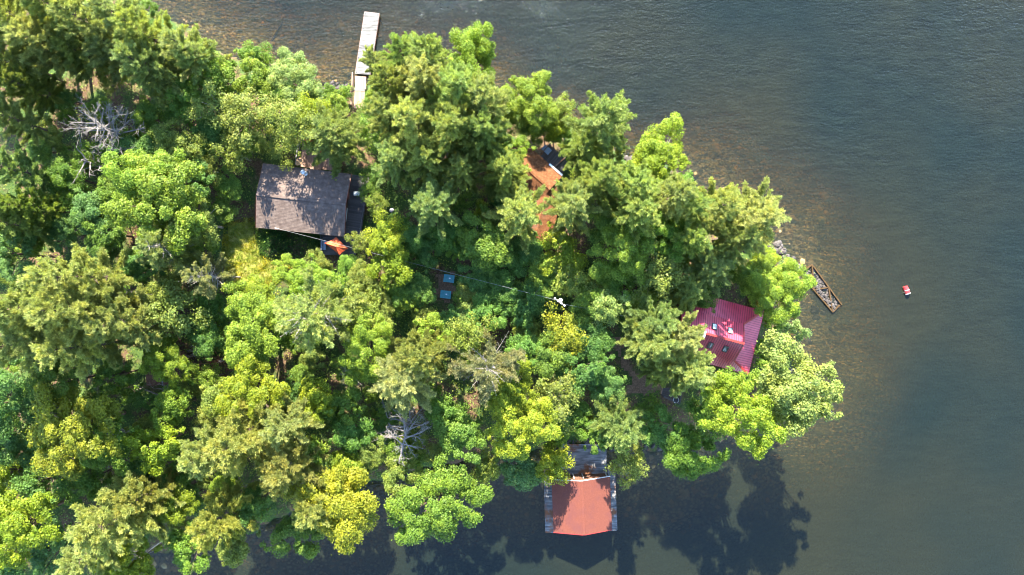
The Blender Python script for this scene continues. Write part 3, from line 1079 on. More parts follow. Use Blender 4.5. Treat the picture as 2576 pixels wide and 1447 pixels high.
vfl = [inset(p, rc, .97) for p in (ne, nw, sw, se)]
for p in vfl:
    p.z = 2.35
slab('veranda_floor', vfl, .15, M['grey_board'], red)


M['glare_pane'] = surface_mat('skylight_glass_painted_glare', [(0.3, (0.40, 0.40, 0.40)), (0.7, (0.48, 0.48, 0.48))], 2, 0.08, 0.8)  # bright sky glare on the lake-side skylights, painted as a white base colour


def skylight(pts, eave, cpx, tint):
    o, e, s, nn = slope_frame(pts, eave)
    # point of the slope under the photo position
    c0 = None
    z = 6.0
    for _ in range(12):
        p = rp(cpx[0], cpx[1], z)
        d = (p - o).dot(nn)
        z -= d / nn.z * 0.9
    c0 = rp(cpx[0], cpx[1], z)
    f = MB()
    for k in (-1, 1):
        f.box(c0 + e * k * .26 + nn * .07, (.07, .86, .14), e, nn)
        f.box(c0 + s * k * .40 + nn * .07, (.45, .07, .14), e, nn)
    fr = f.build('skylight', M['dark_frame'], red)
    MB().box(c0 + nn * .10, (.44, .72, .03), e, nn).build('pane', M['glare_pane'] if tint else M['glass'], fr)


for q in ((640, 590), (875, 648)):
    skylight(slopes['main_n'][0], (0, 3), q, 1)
for q in ((575, 862), (805, 917)):
    skylight(slopes['main_s'][0], (0, 1), q, 0)
ch = rp(455, 690, 7.9)
chm = MB().box(ch - Vector((0, 0, .9)), (.62, .62, 1.8), axis).build('chimney', M['concrete'], red)
MB().box(ch + Vector((0, 0, .06)), (.78, .78, .12), axis).build('chimney_cap', M['concrete'], chm)
MB().tube([ch + Vector((0, 0, .1)), ch + Vector((0, 0, .2))], .16, 10).build('flue', M['dark_frame'], chm)

# ---- needle-covered cottage
def op(x, y, z):
    return W(1247.7 + x * .19472, 322 + y * .19472, z)


OE, OR2 = 4.5, 5.5
o_n, o_e = op(320, 140, OE), op(860, 620, OE)
od = (o_e - o_n)
od.z = 0
od.normalize()
opx = Vector((od.y, -od.x, 0))      # towards the land side (south-west)
if opx.dot(Vector((-1, -1, 0))) < 0:
    opx = -opx
rise = 1.0
half = 2.3
rn, re_ = o_n + opx * half, o_e + opx * half
rn.z = re_.z = OR2
sn, se2 = o_n + opx * half * 2, o_e + opx * half * 2
o_c = (o_n + se2) / 2
oc = thing('needle_roofed_cottage', 'cottage with an orange needle-strewn roof hidden among pines', 'cottage', (o_c.x, o_c.y, gz(o_c.x, o_c.y)))
for pts, eave in (([o_n, rn, re_, o_e], (0, 3)), ([sn, se2, re_, rn], (0, 1))):
    rf = slab('roof', pts, .14, M['needle_roof'], oc)
    shingle_rows(rf, pts, eave, .18, M['needle_roof'], t=.02)
MB().bar(rn + Vector((0, 0, .02)), re_ + Vector((0, 0, .02)), .26, .05).build('ridge_cap', M['needle_roof'], oc)
MB().bar(op(690, 468, OE + .1), op(858, 612, OE + .1), .22, .06).build('flashing', M['galv'], oc)
MB().bar(op(385, 460, OE + .45), op(505, 605, OE + .45), .14, .06).build('flashing', M['white_board'], oc)
# cross wing running to the land side
c_n = op(600, 760, OE - .3)
wing = []
wa = Vector((-0.25, -0.97, 0)).normalized()
wp = Vector((-wa.y, wa.x, 0))
w0 = op(690, 700, OE - .25)
for k in (-1, 0, 1):
    wing.append((w0 + wp * k * 1.9 + Vector((0, 0, .9 if k == 0 else 0)), w0 + wa * 7.4 + wp * k * 1.9 + Vector((0, 0, .9 if k == 0 else 0))))
for k in (0, 2):
    pts = [wing[k][0], wing[1][0], wing[1][1], wing[k][1]]
    rf = slab('wing_roof', pts, .14, M['needle_roof'], oc)
    shingle_rows(rf, pts, (0, 3), .18, M['needle_roof'], t=.02)
ow = [inset(p, o_c, .93) for p in (o_n, sn, se2, o_e)]
for p in ow:
    p.z = OE - .16
walls(oc, ow, 1.0, M['log_wall'])
ww = [w0 + wp * 1.7, w0 - wp * 1.7, w0 + wa * 7.1 - wp * 1.7, w0 + wa * 7.1 + wp * 1.7]
for p in ww:
    p.z = OE - .42
walls(oc, ww, 1.0, M['log_wall'])
window_part(oc, ow[3], ow[0], .4, 3.4, 1.3, 1.0, Vector((.66, .75, 0)))
window_part(oc, ow[3], ow[0], .75, 3.4, 1.3, 1.0, Vector((.66, .75, 0)))
OZ = 2.3
od_ = thing('shaded_deck', 'dark weathered deck with a pale rail beside the needle-strewn roof', 'deck', tuple(op(760, 400, 1.6)))
planks(od_, op(570, 375, OZ), op(695, 215, OZ), op(965, 480, OZ), op(845, 600, OZ), .15, M['dark_board'])
for q in ((700, 225), (960, 478), (830, 350)):
    p = op(*q, OZ - .06)
    MB().bar((p.x, p.y, .3), p, .14).build('post', M['dark_board'], od_)
rail(od_, op(755, 515, OZ), op(888, 398, OZ), .95, M['grey_board'])
rail(od_, op(590, 340, OZ), op(697, 218, OZ), .95, M['grey_board'])
pt = thing('patio_table', 'blue-grey glass patio table on the shaded deck', 'table', tuple(op(650, 295, OZ)))
pl = Vector(pt.location)
MB().box(pl + Vector((0, 0, .72)), (1.1, .75, .03), od).build('tabletop', M['blue_paint'], pt)
for a in (-.48, .48):
    for b in (-.3, .3):
        q = pl + od * a + opx * b
        MB().bar(q, q + Vector((0, 0, .7)), .05).build('leg', M['dark_frame'], pt)

# ---- small brown shed under the broadleaf trees
shz = 3.9
sp_ = [W(361, 893, shz), W(369.5, 971, shz), W(462, 962, shz), W(455, 884, shz)]
sc_ = (sp_[0] + sp_[2]) / 2
shd = thing('brown_shed', 'low shed with a dark reddish-brown roof under a bright green tree', 'shed', (sc_.x, sc_.y, gz(sc_.x, sc_.y)))
r0, r1 = lerp(sp_[0], sp_[3], .5) + Vector((0, 0, .7)), lerp(sp_[1], sp_[2], .5) + Vector((0, 0, .7))
M['shed_roof'] = surface_mat('shed_shingle', [(0.3, (0.09, 0.045, 0.032)), (0.7, (0.17, 0.085, 0.06))], 2.5, .9, .15)
for pts in ([sp_[0], sp_[1], r1, r0], [sp_[2], sp_[3], r0, r1]):
    rf = slab('roof', pts, .1, M['grey_board'], shd)
    shingle_rows(rf, pts, (0, 1), .28, M['shed_roof'])
sw_ = [inset(p, sc_, .92) for p in sp_]
for p in sw_:
    p.z = shz - .12
walls(shd, sw_, 1.2, M['log_wall'])
MB().box(lerp(sw_[1], sw_[2], .5) + Vector((0, -.05, -1.0)), (.9, .05, 1.9)).build('door', M['brown_trim'], shd)

# ---- lookout deck below the red cottage
def lp(x, y, z):
    return W(1516 + x * .14832, 831.8 + y * .14832, z)


LZ = 2.2
ld = thing('lookout_deck', 'little dark board deck with low rails where the dirt path ends', 'deck', tuple(lp(1150, 1080, 1.2)))
planks(ld, lp(1000, 985, LZ), lp(1330, 945, LZ), lp(1282, 1228, LZ), lp(1010, 1105, LZ), .15, M['dark_board'])
rail(ld, lp(975, 1055, LZ), lp(1000, 860, LZ), .8, M['brown_board'])
rail(ld, lp(1280, 1232, LZ), lp(1335, 945, LZ), .8, M['dark_board'])
rail(ld, lp(1015, 1108, LZ), lp(1280, 1230, LZ), .8, M['dark_board'])
for q in ((1010, 1000), (1325, 960), (1275, 1220), (1020, 1100)):
    p = lp(*q, LZ - .06)
    MB().bar((p.x, p.y, .2), p, .14).build('post', M['dark_board'], ld)
hp = thing('round_table', 'small round metal table standing on the lookout deck', 'table', tuple(lp(1225, 1165, LZ)))
q = Vector(hp.location)
mb = MB()
ringp = [q + Vector((.34 * math.cos(k * math.pi / 8), .34 * math.sin(k * math.pi / 8), .62)) for k in range(17)]
mb.tube(ringp, .035, 6, False).build('rim', M['galv'], hp)
MB().tube([q + Vector((0, 0, .59)), q + Vector((0, 0, .61))], .33, 16).build('tabletop', M['dark_frame'], hp)
for k in range(3):
    a = k * 2.094
    MB().tube([q + Vector((.3 * math.cos(a), .3 * math.sin(a), 0)), q + Vector((.2 * math.cos(a), .2 * math.sin(a), .6))], .02, 6).build('leg', M['dark_frame'], hp)

# ---- two blue-green access lids
lg = 'blue-green access lids in the dirt clearing'
for (a, b), lab in (((1130, 701), 'blue-green plastic lid in the dirt clearing, the one nearer the overhead cable'), ((1121.5, 741), 'blue-green plastic lid in the dirt clearing, the one farther from the overhead cable')):
    p = on_ground(a, b)
    t = thing('access_lid', lab, 'lid', tuple(p), lg)
    e = Vector((.99, -.12, 0))
    MB().box(p + Vector((0, 0, .14)), (1.18, .84, .34), e).build('riser', M['green_lid'], t)
    MB().box(p + Vector((0, 0, .335)), (1.3, .95, .05), e).build('cover', M['green_lid'], t)
    MB().box(p + Vector((.1, 0.02, .375)), (.18, .14, .03), e).build('handle', M['galv'], t)

# ---- utility pole and wires
PT = W(1408, 760, 8.6)
pb = gz(PT.x, PT.y)
up_ = thing('utility_pole', 'wooden utility pole with white insulators in the middle of the woods', 'utility pole', (PT.x, PT.y, pb))
MB().tube([(PT.x, PT.y, pb - .2), (PT.x, PT.y, PT.z)], [.16, .12], 10).build('pole', M['pole_wood'], up_)
MB().bar(PT + Vector((-.6, .45, -.15)), PT + Vector((.6, -.45, -.15)), .12).build('crossarm', M['white_board'], up_)
for k in (-.55, -.2, .2, .55):
    ball(PT + Vector((k, -k * .75, .02)), .11, -1, 1).build('insulator', M['porcelain'], up_)
MB().tube([PT + Vector((.16, .22, -1.1)), PT + Vector((.16, .22, -.4))], .2, 10).build('transformer', M['porcelain'], up_)


def wire(label, a, b, sag, grp='overhead cables', r=.012):
    a, b = Vector(a), Vector(b)
    pts = []
    for i in range(15):
        t = i / 14
        p = lerp(a, b, t)
        p.z -= sag * 4 * t * (1 - t)
        pts.append(p)
    o = MB().tube(pts, r, 5).build('overhead_cable', M['cable'])
    return tag(o, label, 'cable', grp)


wire('overhead cable from the brown cottage roof to the utility pole', m0 + Vector((0, 0, .6)), PT + Vector((-.3, .2, .05)), .5)
wire('overhead cable running from the utility pole towards the red cottage', PT + Vector((.3, -.2, .05)), ch + Vector((-.5, .3, -.9)), .5, r=.013)
wire('thin overhead cable crossing the woods from the brown shed to the pine by the umbrella', W(500, 838, 5.5), W(952, 688, 6.0), .4, r=.013)

# ---- timber crib with its stones
ROCKS = []
for k in range(5):
    v, f = [], []
    import bmesh
    bm = bmesh.new()
    bmesh.ops.create_icosphere(bm, subdivisions=2, radius=1.0)
    off = Vector((k * 7.3, k * 3.1, 0))
    sc = Vector((1 + .3 * math.sin(k), .8 + .1 * k % .3, .62 + .08 * (k % 3)))
    for vv in bm.verts:
        d = 1 + .32 * mnoise.noise(vv.co * 1.1 + off) + .12 * mnoise.noise(vv.co * 3 + off)
        vv.co = Vector((vv.co.x * sc.x, vv.co.y * sc.y, vv.co.z * sc.z)) * d
    me = bpy.data.meshes.new('rock')
    bm.to_mesh(me)
    bm.free()
    me.materials.append(M['rock'])
    ROCKS.append(me)


def rock(p, r, label, group=None, name='rock', cat='rock'):
    o = bpy.data.objects.new(name, random.choice(ROCKS))
    C.objects.link(o)
    o.location = p
    o.rotation_euler = (random.uniform(-.3, .3), random.uniform(-.3, .3), random.uniform(0, 6.28))
    o.scale = (r * random.uniform(.8, 1.2), r * random.uniform(.8, 1.2), r * random.uniform(.7, 1.1))
    return tag(o, label, cat, group)


def cp(x, y, z):
    return W(1838 + x * .16692, 590.3 + y * .16692, z)


cr = thing('timber_crib', 'old sunken timber crib frame filled with stones off the point', 'crib', tuple(cp(1400, 800, -.6)))
TZ = .12
for a, b in (((1225, 450), (1672, 1058)), ((1130, 690), (1540, 1168)), ((1225, 450), (1252, 835)), ((1262, 832), (1472, 795)), ((1475, 800), (1532, 1135)),
             ((1540, 1165), (1640, 1062)), ((1110, 540), (1222, 455))):
    MB().bar(cp(*a, TZ + random.uniform(-.05, .03)), cp(*b, TZ + random.uniform(-.05, .03)), .16, .2).build('beam', M['timber'], cr)
for a, b in (((1232, 470), (1665, 1060)), ((1170, 735), (1540, 1165))):
    MB().bar(cp(*a, -.12), cp(*b, -.12), .18, .22).build('beam', M['timber'], cr)
    MB().bar(cp(*a, -.4), cp(*b, -.4), .18, .22).build('beam', M['timber'], cr)
random.seed(21)
crib_poly = [(1110, 560), (1225, 470), (1655, 1055), (1545, 1150), (1180, 740)]


def in_poly(x, y, P):
    c = False
    for i in range(len(P)):
        xa, ya = P[i]
        xb, yb = P[(i + 1) % len(P)]
        if (ya > y) != (yb > y) and x < (xb - xa) * (y - ya) / (yb - ya + 1e-12) + xa:
            c = not c
    return c


cnt = 0
while cnt < 240:
    x, y = random.uniform(1080, 1670), random.uniform(450, 1170)
    if in_poly(x, y, crib_poly):
        # the heap is highest along the inner side
        hgt = .10 + .1 * random.random() if (x - 1160) * .82 - (y - 700) * .66 < 75 else -.03
        rock(cp(x, y, hgt - .05), random.uniform(.11, .23), 'fist-to-head-sized stone in the heap filling the timber crib', 'stones filling the timber crib')
        cnt += 1
# underwater core of the heap so the stones rest on something
core = MB().prism([cp(x, y, -.22) for x, y in crib_poly][::-1], (0, 0, -.9)).build('stone_core', M['bed_stone'], cr)

# ---- red float
fl = W(2280.5, 730, .18)
ft = thing('red_float', 'red plastic barrel float riding alone on the open lake', 'float', (fl.x, fl.y, 0))
fa = Vector((.35, -.94, 0)).normalized()
prof = [(-.5, .25), (-.48, .33), (-.2, .34), (-.18, .37), (-.12, .37), (-.10, .34), (.1, .34), (.12, .37), (.18, .37), (.2, .34), (.48, .33), (.5, .25)]
MB().tube([fl + fa * a for a, r in prof], [r * .85 for a, r in prof], 16).build('barrel', M['red_plastic'], ft)
for k in (-.03, .44):
    MB().tube([fl + fa * k, fl + fa * (k + .05)], .32, 16).build('hoop', M['white_paint'], ft)
MB().tube([fl + fa * .5, fl + fa * .56], .08, 8).build('bung', M['white_paint'], ft)
MB().tube([fl + fa * .3 + Vector((-.3, 0, .1)), fl + fa * .3 + Vector((-.5, -.1, -.2)), fl + fa * .2 + Vector((-.6, -.3, -2.5))], .03, 6).build('mooring_rope', M['white_board'], ft)

# ------------------------------------------------------------------ tree meshes (built once, shared by the copies)
def unit(v):
    return v / (np.linalg.norm(v, axis=-1, keepdims=True) + 1e-12)


def leaf_mesh(name, P, Nn, size, mat, g, aspect=0.62, fold=0.12):
    """rhombic leaf faces at P with normals Nn"""
    k = len(P)
    rv = unit(g.normal(size=(k, 3)))
    t = unit(np.cross(Nn, rv))
    b = np.cross(Nn, t)
    sz = size[:, None]
    v = np.stack([P + t * sz, P + b * sz * aspect + Nn * sz * fold, P - t * sz, P - b * sz * aspect + Nn * sz * fold], 1).reshape(-1, 3)
    f = np.arange(k * 4).reshape(k, 4)
    o = mesh_obj(name, v, f, mat)
    me = o.data
    bpy.data.objects.remove(o)
    return me


def tubes_mesh(name, tubes, mat, n=5):
    mb = MB()
    for pts, rad in tubes:
        mb.tube(pts, rad, n, False)
    o = mesh_obj(name, [tuple(p) for p in mb.v], mb.f, mat)
    me = o.data
    bpy.data.objects.remove(o)
    return me


def broad_variant(seed, Rr, h, nclump, nleaf, lsize, crad, airy=0.0, bark='bark', low=-0.35):
    """broadleaf crown: leaf faces gathered in clumps carried by limbs; returns trunk and crown meshes"""
    g = np.random.default_rng(seed)
    hc = h - 0.72 * Rr
    lobes = g.uniform(0, 6.28, 3)
    P, Nn, Sz = [], [], []
    limbs = []
    for i in range(nclump):
        u = g.normal(size=3)
        u[2] = abs(u[2]) * 1.05 + low * g.random()
        u /= np.linalg.norm(u)
        az = math.atan2(u[1], u[0])
        lob = 1 + .18 * math.sin(2 * az + lobes[0]) + .19 * math.sin(3 * az + lobes[1]) + .14 * math.sin(5 * az + lobes[2])
        rr = Rr * lob * (g.uniform(.66, 1.06) if g.random() < .78 else g.uniform(.25, .7))
        c = np.array([u[0] * rr, u[1] * rr, hc + u[2] * rr * .78])
        cr = crad * g.choice([.5, .65, .8, 1.0, 1.2, 1.45]) * g.uniform(.9, 1.1)
        m = int(nleaf * g.uniform(.7, 1.3) * (cr / crad) ** 2)
        d = unit(g.normal(size=(m, 3)))
        d[:, 2] = np.where(d[:, 2] < -.2, -d[:, 2], d[:, 2])
        rad = cr * (g.random(m) ** (0.40 if airy < .3 else .62))
        st = np.array([g.uniform(.8, 1.4), g.uniform(.8, 1.4), g.uniform(.5, .8)])
        p = c + d * rad[:, None] * st
        stray = g.random(m) < .06
        p[stray] += g.normal(size=(int(stray.sum()), 3)) * cr * .32
        nn = unit(d * .55 + np.array([0, 0, .75]) + g.normal(size=(m, 3)) * .42)
        P.append(p)
        Nn.append(nn)
        Sz.append(lsize * g.uniform(.65, 1.3, m))
        if i % 3 == 0:
            z0 = h * g.uniform(.3, .6)
            limbs.append(([(0, 0, z0), (c[0] * .45, c[1] * .45, z0 + (c[2] - z0) * .6), tuple(c)], [.09 * Rr / 4, .06 * Rr / 4, .02]))
    crown = leaf_mesh('crown', np.concatenate(P), np.concatenate(Nn), np.concatenate(Sz), M['leaf'], g)
    tr = [([(0, 0, -.6), (0.05 * Rr, .02, h * .35), (0, 0, hc + .3 * Rr)], [.055 * Rr + .05, .045 * Rr + .03, .02 * Rr])]
    return tubes_mesh('trunk', tr + limbs, M[bark]), crown


def pine_variant(seed, Rr, h, nb, dense=1.0, first=.3, droop=.0, bare=0.0, bark='bark', lsize=.28, finger=0.0):
    """white pine: whorled limbs that sweep out and up, each carrying flat plumes of needle tufts"""
    g = np.random.default_rng(seed)
    tubes = [([(0, 0, -.6), (.02 * Rr, -.02 * Rr, h * .5), (.0, .03 * Rr, h * .97)], [.032 * h * .5 + .03, .02 * h * .5, .02])]
    TP, TA = [], []
    wh = max(5, int(nb / 5))
    for i in range(nb):
        f = (i // 5 + g.uniform(-.3, .3)) / wh
        f = min(max(f, 0), 1)
        z = h * (first + (1 - first) * f * .96)
        az = (i % 5) * 1.2566 + (i // 5) * .7 + g.uniform(-.35, .35)
        prof = (1 - f) ** .75 * (.75 + .25 * min(1, f / .2)) + .06
        L = Rr * prof * g.uniform(.6, 1.22)
        if f < .3:
            L *= g.uniform(.7, 1.1)
        d = np.array([math.cos(az), math.sin(az), 0])
        sd = np.array([-d[1], d[0], 0])
        rise = L * (.24 + .55 * f) - droop * L
        bend = g.uniform(-.15, .15) * L

        def at(t):
            return np.array([0, 0, z]) + d * L * t + sd * bend * t * t + np.array([0, 0, rise * t * t])
        pts = [tuple(at(t)) for t in (0, .35, .7, 1.0)]
        kk = 1.35 if bare > .1 else 1.0
        tubes.append((pts, [(.03 + .012 * L) * kk, (.02 + .008 * L) * kk, .018 * kk, .008 * kk]))
        if g.random() < bare:
            for t in np.arange(.35, 1.0, .16):
                for s in (-1, 1):
                    q = at(t)
                    e = q + (d * .6 + sd * s * .8) * L * .24 * (1.1 - t) + np.array([0, 0, .1])
                    tubes.append(([tuple(q), tuple(e)], [.026, .010]))
            continue
        def plume(q0, dv, ln_, w0, curve):
            """tufts along one shoot: q0 start, dv unit direction, ln_ length"""
            sv = np.array([-dv[1], dv[0], 0.0])
            m = max(3, int(ln_ / .15 * dense))
            for t in np.linspace(.12, 1.0, m):
                q = q0 + dv * ln_ * t + np.array([0, 0, curve * t * t])
                w = w0 * (.55 + .45 * math.sin(min(1, t * 1.15) * math.pi))
                for s in (-1, 0, 1):
                    if g.random() < .12:
                        continue
                    TP.append(q + sv * s * w * g.uniform(.6, 1.1) + g.normal(size=3) * np.array([.05, .05, .05]))
                    TA.append(unit(dv * .8 + sv * s * .7 + np.array([0, 0, .7])))
        nside = max(2, int(L * 1.7))
        q0 = at(.22)
        q1 = at(1.0)
        dv = unit((q1 - q0) * np.array([1, 1, 0]))
        for t in np.linspace(.25, .96, max(3, int(L * 5 * dense))):
            q = at(t)
            for s in ((-1, 0, 1) if finger < .5 else (-2, -1, 0, 1, 2)):
                if g.random() < .15:
                    continue
                TP.append(q + sd * s * .13 + g.normal(size=3) * .05)
                TA.append(unit(d * .8 + sd * s * .6 + np.array([0, 0, .7])))
        for k in range(nside):
            t = .30 + .66 * (k + g.random() * .7) / nside
            s = 1 if (k + i) % 2 else -1
            ang = s * g.uniform(.30, .68)
            dd = np.array([d[0] * math.cos(ang) - d[1] * math.sin(ang), d[0] * math.sin(ang) + d[1] * math.cos(ang), 0])
            ln2 = L * g.uniform(.20, .36) * (1.25 - .5 * t) * (1 - .45 * finger)
            tubes.append(([tuple(at(t)), tuple(at(t) + dd * ln2 * .9 + np.array([0, 0, .06 * ln2]))], [.014, .006]))
            plume(at(t), dd, ln2, .12, .16 * ln2)
        plume(at(.88), dv, .40 + .16 * L, .11, .10)
    # leader tuft
    for k in range(10):
        TP.append(np.array([g.normal() * .12, g.normal() * .12, h * g.uniform(.94, 1.0)]))
        TA.append(unit(np.array([g.normal() * .5, g.normal() * .5, 1.0])))
    TP, TA = np.array(TP), np.array(TA)
    ns = 14
    k = len(TP)
    dirs = unit(TA[:, None, :] * .8 + g.normal(size=(k, ns, 3)) * np.array([.42, .42, .30]))
    ln = lsize * g.uniform(.7, 1.25, (k, ns, 1))
    side = unit(np.cross(dirs, np.array([0, 0, 1.0]) + g.normal(size=(k, ns, 3)) * .35))
    wv = ln * .115
    b = TP[:, None, :] + g.normal(size=(k, ns, 3)) * .05
    v = np.stack([b - side * wv * .5, b + dirs * ln * .45 + side * wv, b + dirs * ln, b + dirs * ln * .45 - side * wv], 2).reshape(-1, 3)
    # four corners per needle spray: base, side, tip, side
    f = np.arange(k * ns * 4).reshape(-1, 4)
    o = mesh_obj('crown', v, f, M['needle'])
    me = o.data
    bpy.data.objects.remove(o)
    return tubes_mesh('trunk', tubes, M[bark], 5), me


VAR = {
    # kind: list of (trunk, crown, nominal radius, nominal height)
    'P': [(*pine_variant(11, 4.2, 15, 64, finger=.6), 4.2, 15), (*pine_variant(12, 4.2, 15, 60, first=.34, finger=.5), 4.2, 15), (*pine_variant(13, 4.2, 15, 62, first=.28, finger=.8), 4.4, 15),
          (*pine_variant(14, 4.2, 15, 56, first=.34, finger=.8), 4.4, 15)],
    'K': [(*pine_variant(15, 4.2, 15, 52, first=.34, finger=1.0), 4.4, 15), (*pine_variant(16, 4.2, 15, 48, first=.30, finger=1.0), 4.4, 15)],
    'Q': [(*pine_variant(21, 2.8, 12, 85, dense=1.2, droop=.1), 2.8, 12), (*pine_variant(22, 2.8, 12, 80, dense=1.2, first=.22), 2.8, 12)],
    'S': [(*pine_variant(31, 4.6, 14, 80, dense=.9, bare=.42, bark='limb_bark', first=.38), 4.6, 14), (*pine_variant(32, 4.6, 14, 75, dense=.85, bare=.5, bark='limb_bark', first=.35), 4.6, 14)],
    'M': [(*broad_variant(41, 4.5, 12, 85, 320, .120, .84), 4.5, 12), (*broad_variant(42, 4.5, 12, 78, 340, .125, .90), 4.5, 12), (*broad_variant(43, 4.5, 12, 95, 290, .118, .78), 4.5, 12),
          (*broad_variant(44, 4.5, 12, 88, 310, .125, .85, bark='pale_bark'), 4.5, 12)],
    'N': [(*broad_variant(51, 2.8, 8, 52, 220, .115, .62), 2.8, 8), (*broad_variant(52, 2.8, 8, 46, 240, .112, .66), 2.8, 8), (*broad_variant(53, 2.8, 8, 56, 190, .110, .60), 2.8, 8)],
    'F': [(*broad_variant(61, 3.4, 10, 80, 62, .15, .85, airy=.6, bark='pale_bark'), 3.4, 10), (*broad_variant(62, 3.4, 10, 90, 55, .14, .8, airy=.6), 3.4, 10),
          (*broad_variant(63, 3.4, 10, 70, 70, .16, .9, airy=.6), 3.4, 10)],
    'B': [(*broad_variant(71, 1.5, 2.2, 28, 95, .10, .46, low=-.1), 1.5, 2.2), (*broad_variant(72, 1.5, 2.2, 26, 100, .095, .48, low=-.1), 1.5, 2.2), (*broad_variant(73, 1.5, 2.0, 26, 95, .11, .48, low=-.1), 1.5, 2.0)],
}
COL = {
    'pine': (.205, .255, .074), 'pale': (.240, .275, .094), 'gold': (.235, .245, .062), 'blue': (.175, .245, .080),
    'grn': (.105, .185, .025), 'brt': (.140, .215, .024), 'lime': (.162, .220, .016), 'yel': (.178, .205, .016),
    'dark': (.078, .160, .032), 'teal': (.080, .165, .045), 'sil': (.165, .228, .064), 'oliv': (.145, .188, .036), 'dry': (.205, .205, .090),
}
WORDS = {'P': ('pine_tree', 'pine tree'), 'Q': ('pine_tree', 'pine tree'), 'S': ('pine_tree', 'pine tree'), 'K': ('pine_tree', 'pine tree'), 'M': ('broadleaf_tree', 'broadleaf tree'),
         'N': ('broadleaf_tree', 'broadleaf tree'), 'F': ('broadleaf_tree', 'broadleaf tree'), 'B': ('shrub', 'shrub')}
GROUPS = {'P': 'pines of the wooded point', 'Q': 'pines of the wooded point', 'S': 'pines of the wooded point', 'K': 'pines of the wooded point', 'M': 'broadleaf trees of the wooded point',
          'N': 'broadleaf trees of the wooded point', 'F': 'broadleaf trees of the wooded point', 'B': 'shrubs of the wooded point'}
PLACED = []      # (photo x, photo y, radius, height) for the gaps test
trng = random.Random(5)
vcount = {k: 0 for k in VAR}


def tree(kind, px, py, r, h, label, col, group=None):
    """r = crown radius in photo units; h = height above the ground"""
    if kind in 'PQSK':
        h *= 1.15
    v = VAR[kind][vcount[kind] % len(VAR[kind])]
    vcount[kind] += 1
    cf = .66 if kind in 'PQSK' else .70
    zc = h * cf + 1.0
    c = W(px, py, zc)
    g0 = gz(c.x, c.y)
    if g0 < -0.3:
        # crown overhangs the water: root the tree at the bank, leaning out
        g0 = -0.3
    name, cat = WORDS[kind]
    t = thing(name, label, cat, (c.x, c.y, g0 - .05), group or GROUPS[kind], trng.uniform(0, 6.28))
    rw = r * S * (H - zc) / H * ((1.06 if (px < 620 and py < 320) or (1000 < px < 1240 and py < 400 and h > 15.5) else .97) if kind in 'PQSK' else .97)
    sx = rw / v[2] * 1.02
    sz = h / v[3]
    t.scale = (sx, sx * trng.uniform(.92, 1.08), sz)
    lean = trng.uniform(0, .05)
    la = trng.uniform(0, 6.28)
    t.rotation_euler = (lean * math.cos(la), lean * math.sin(la), t.rotation_euler.z)
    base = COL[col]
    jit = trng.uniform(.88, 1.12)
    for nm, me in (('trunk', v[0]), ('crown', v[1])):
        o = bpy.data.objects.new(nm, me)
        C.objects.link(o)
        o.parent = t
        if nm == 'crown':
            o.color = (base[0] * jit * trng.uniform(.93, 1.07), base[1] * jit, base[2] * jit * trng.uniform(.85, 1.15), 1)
    PLACED.append((px, py, r, h))
    return t


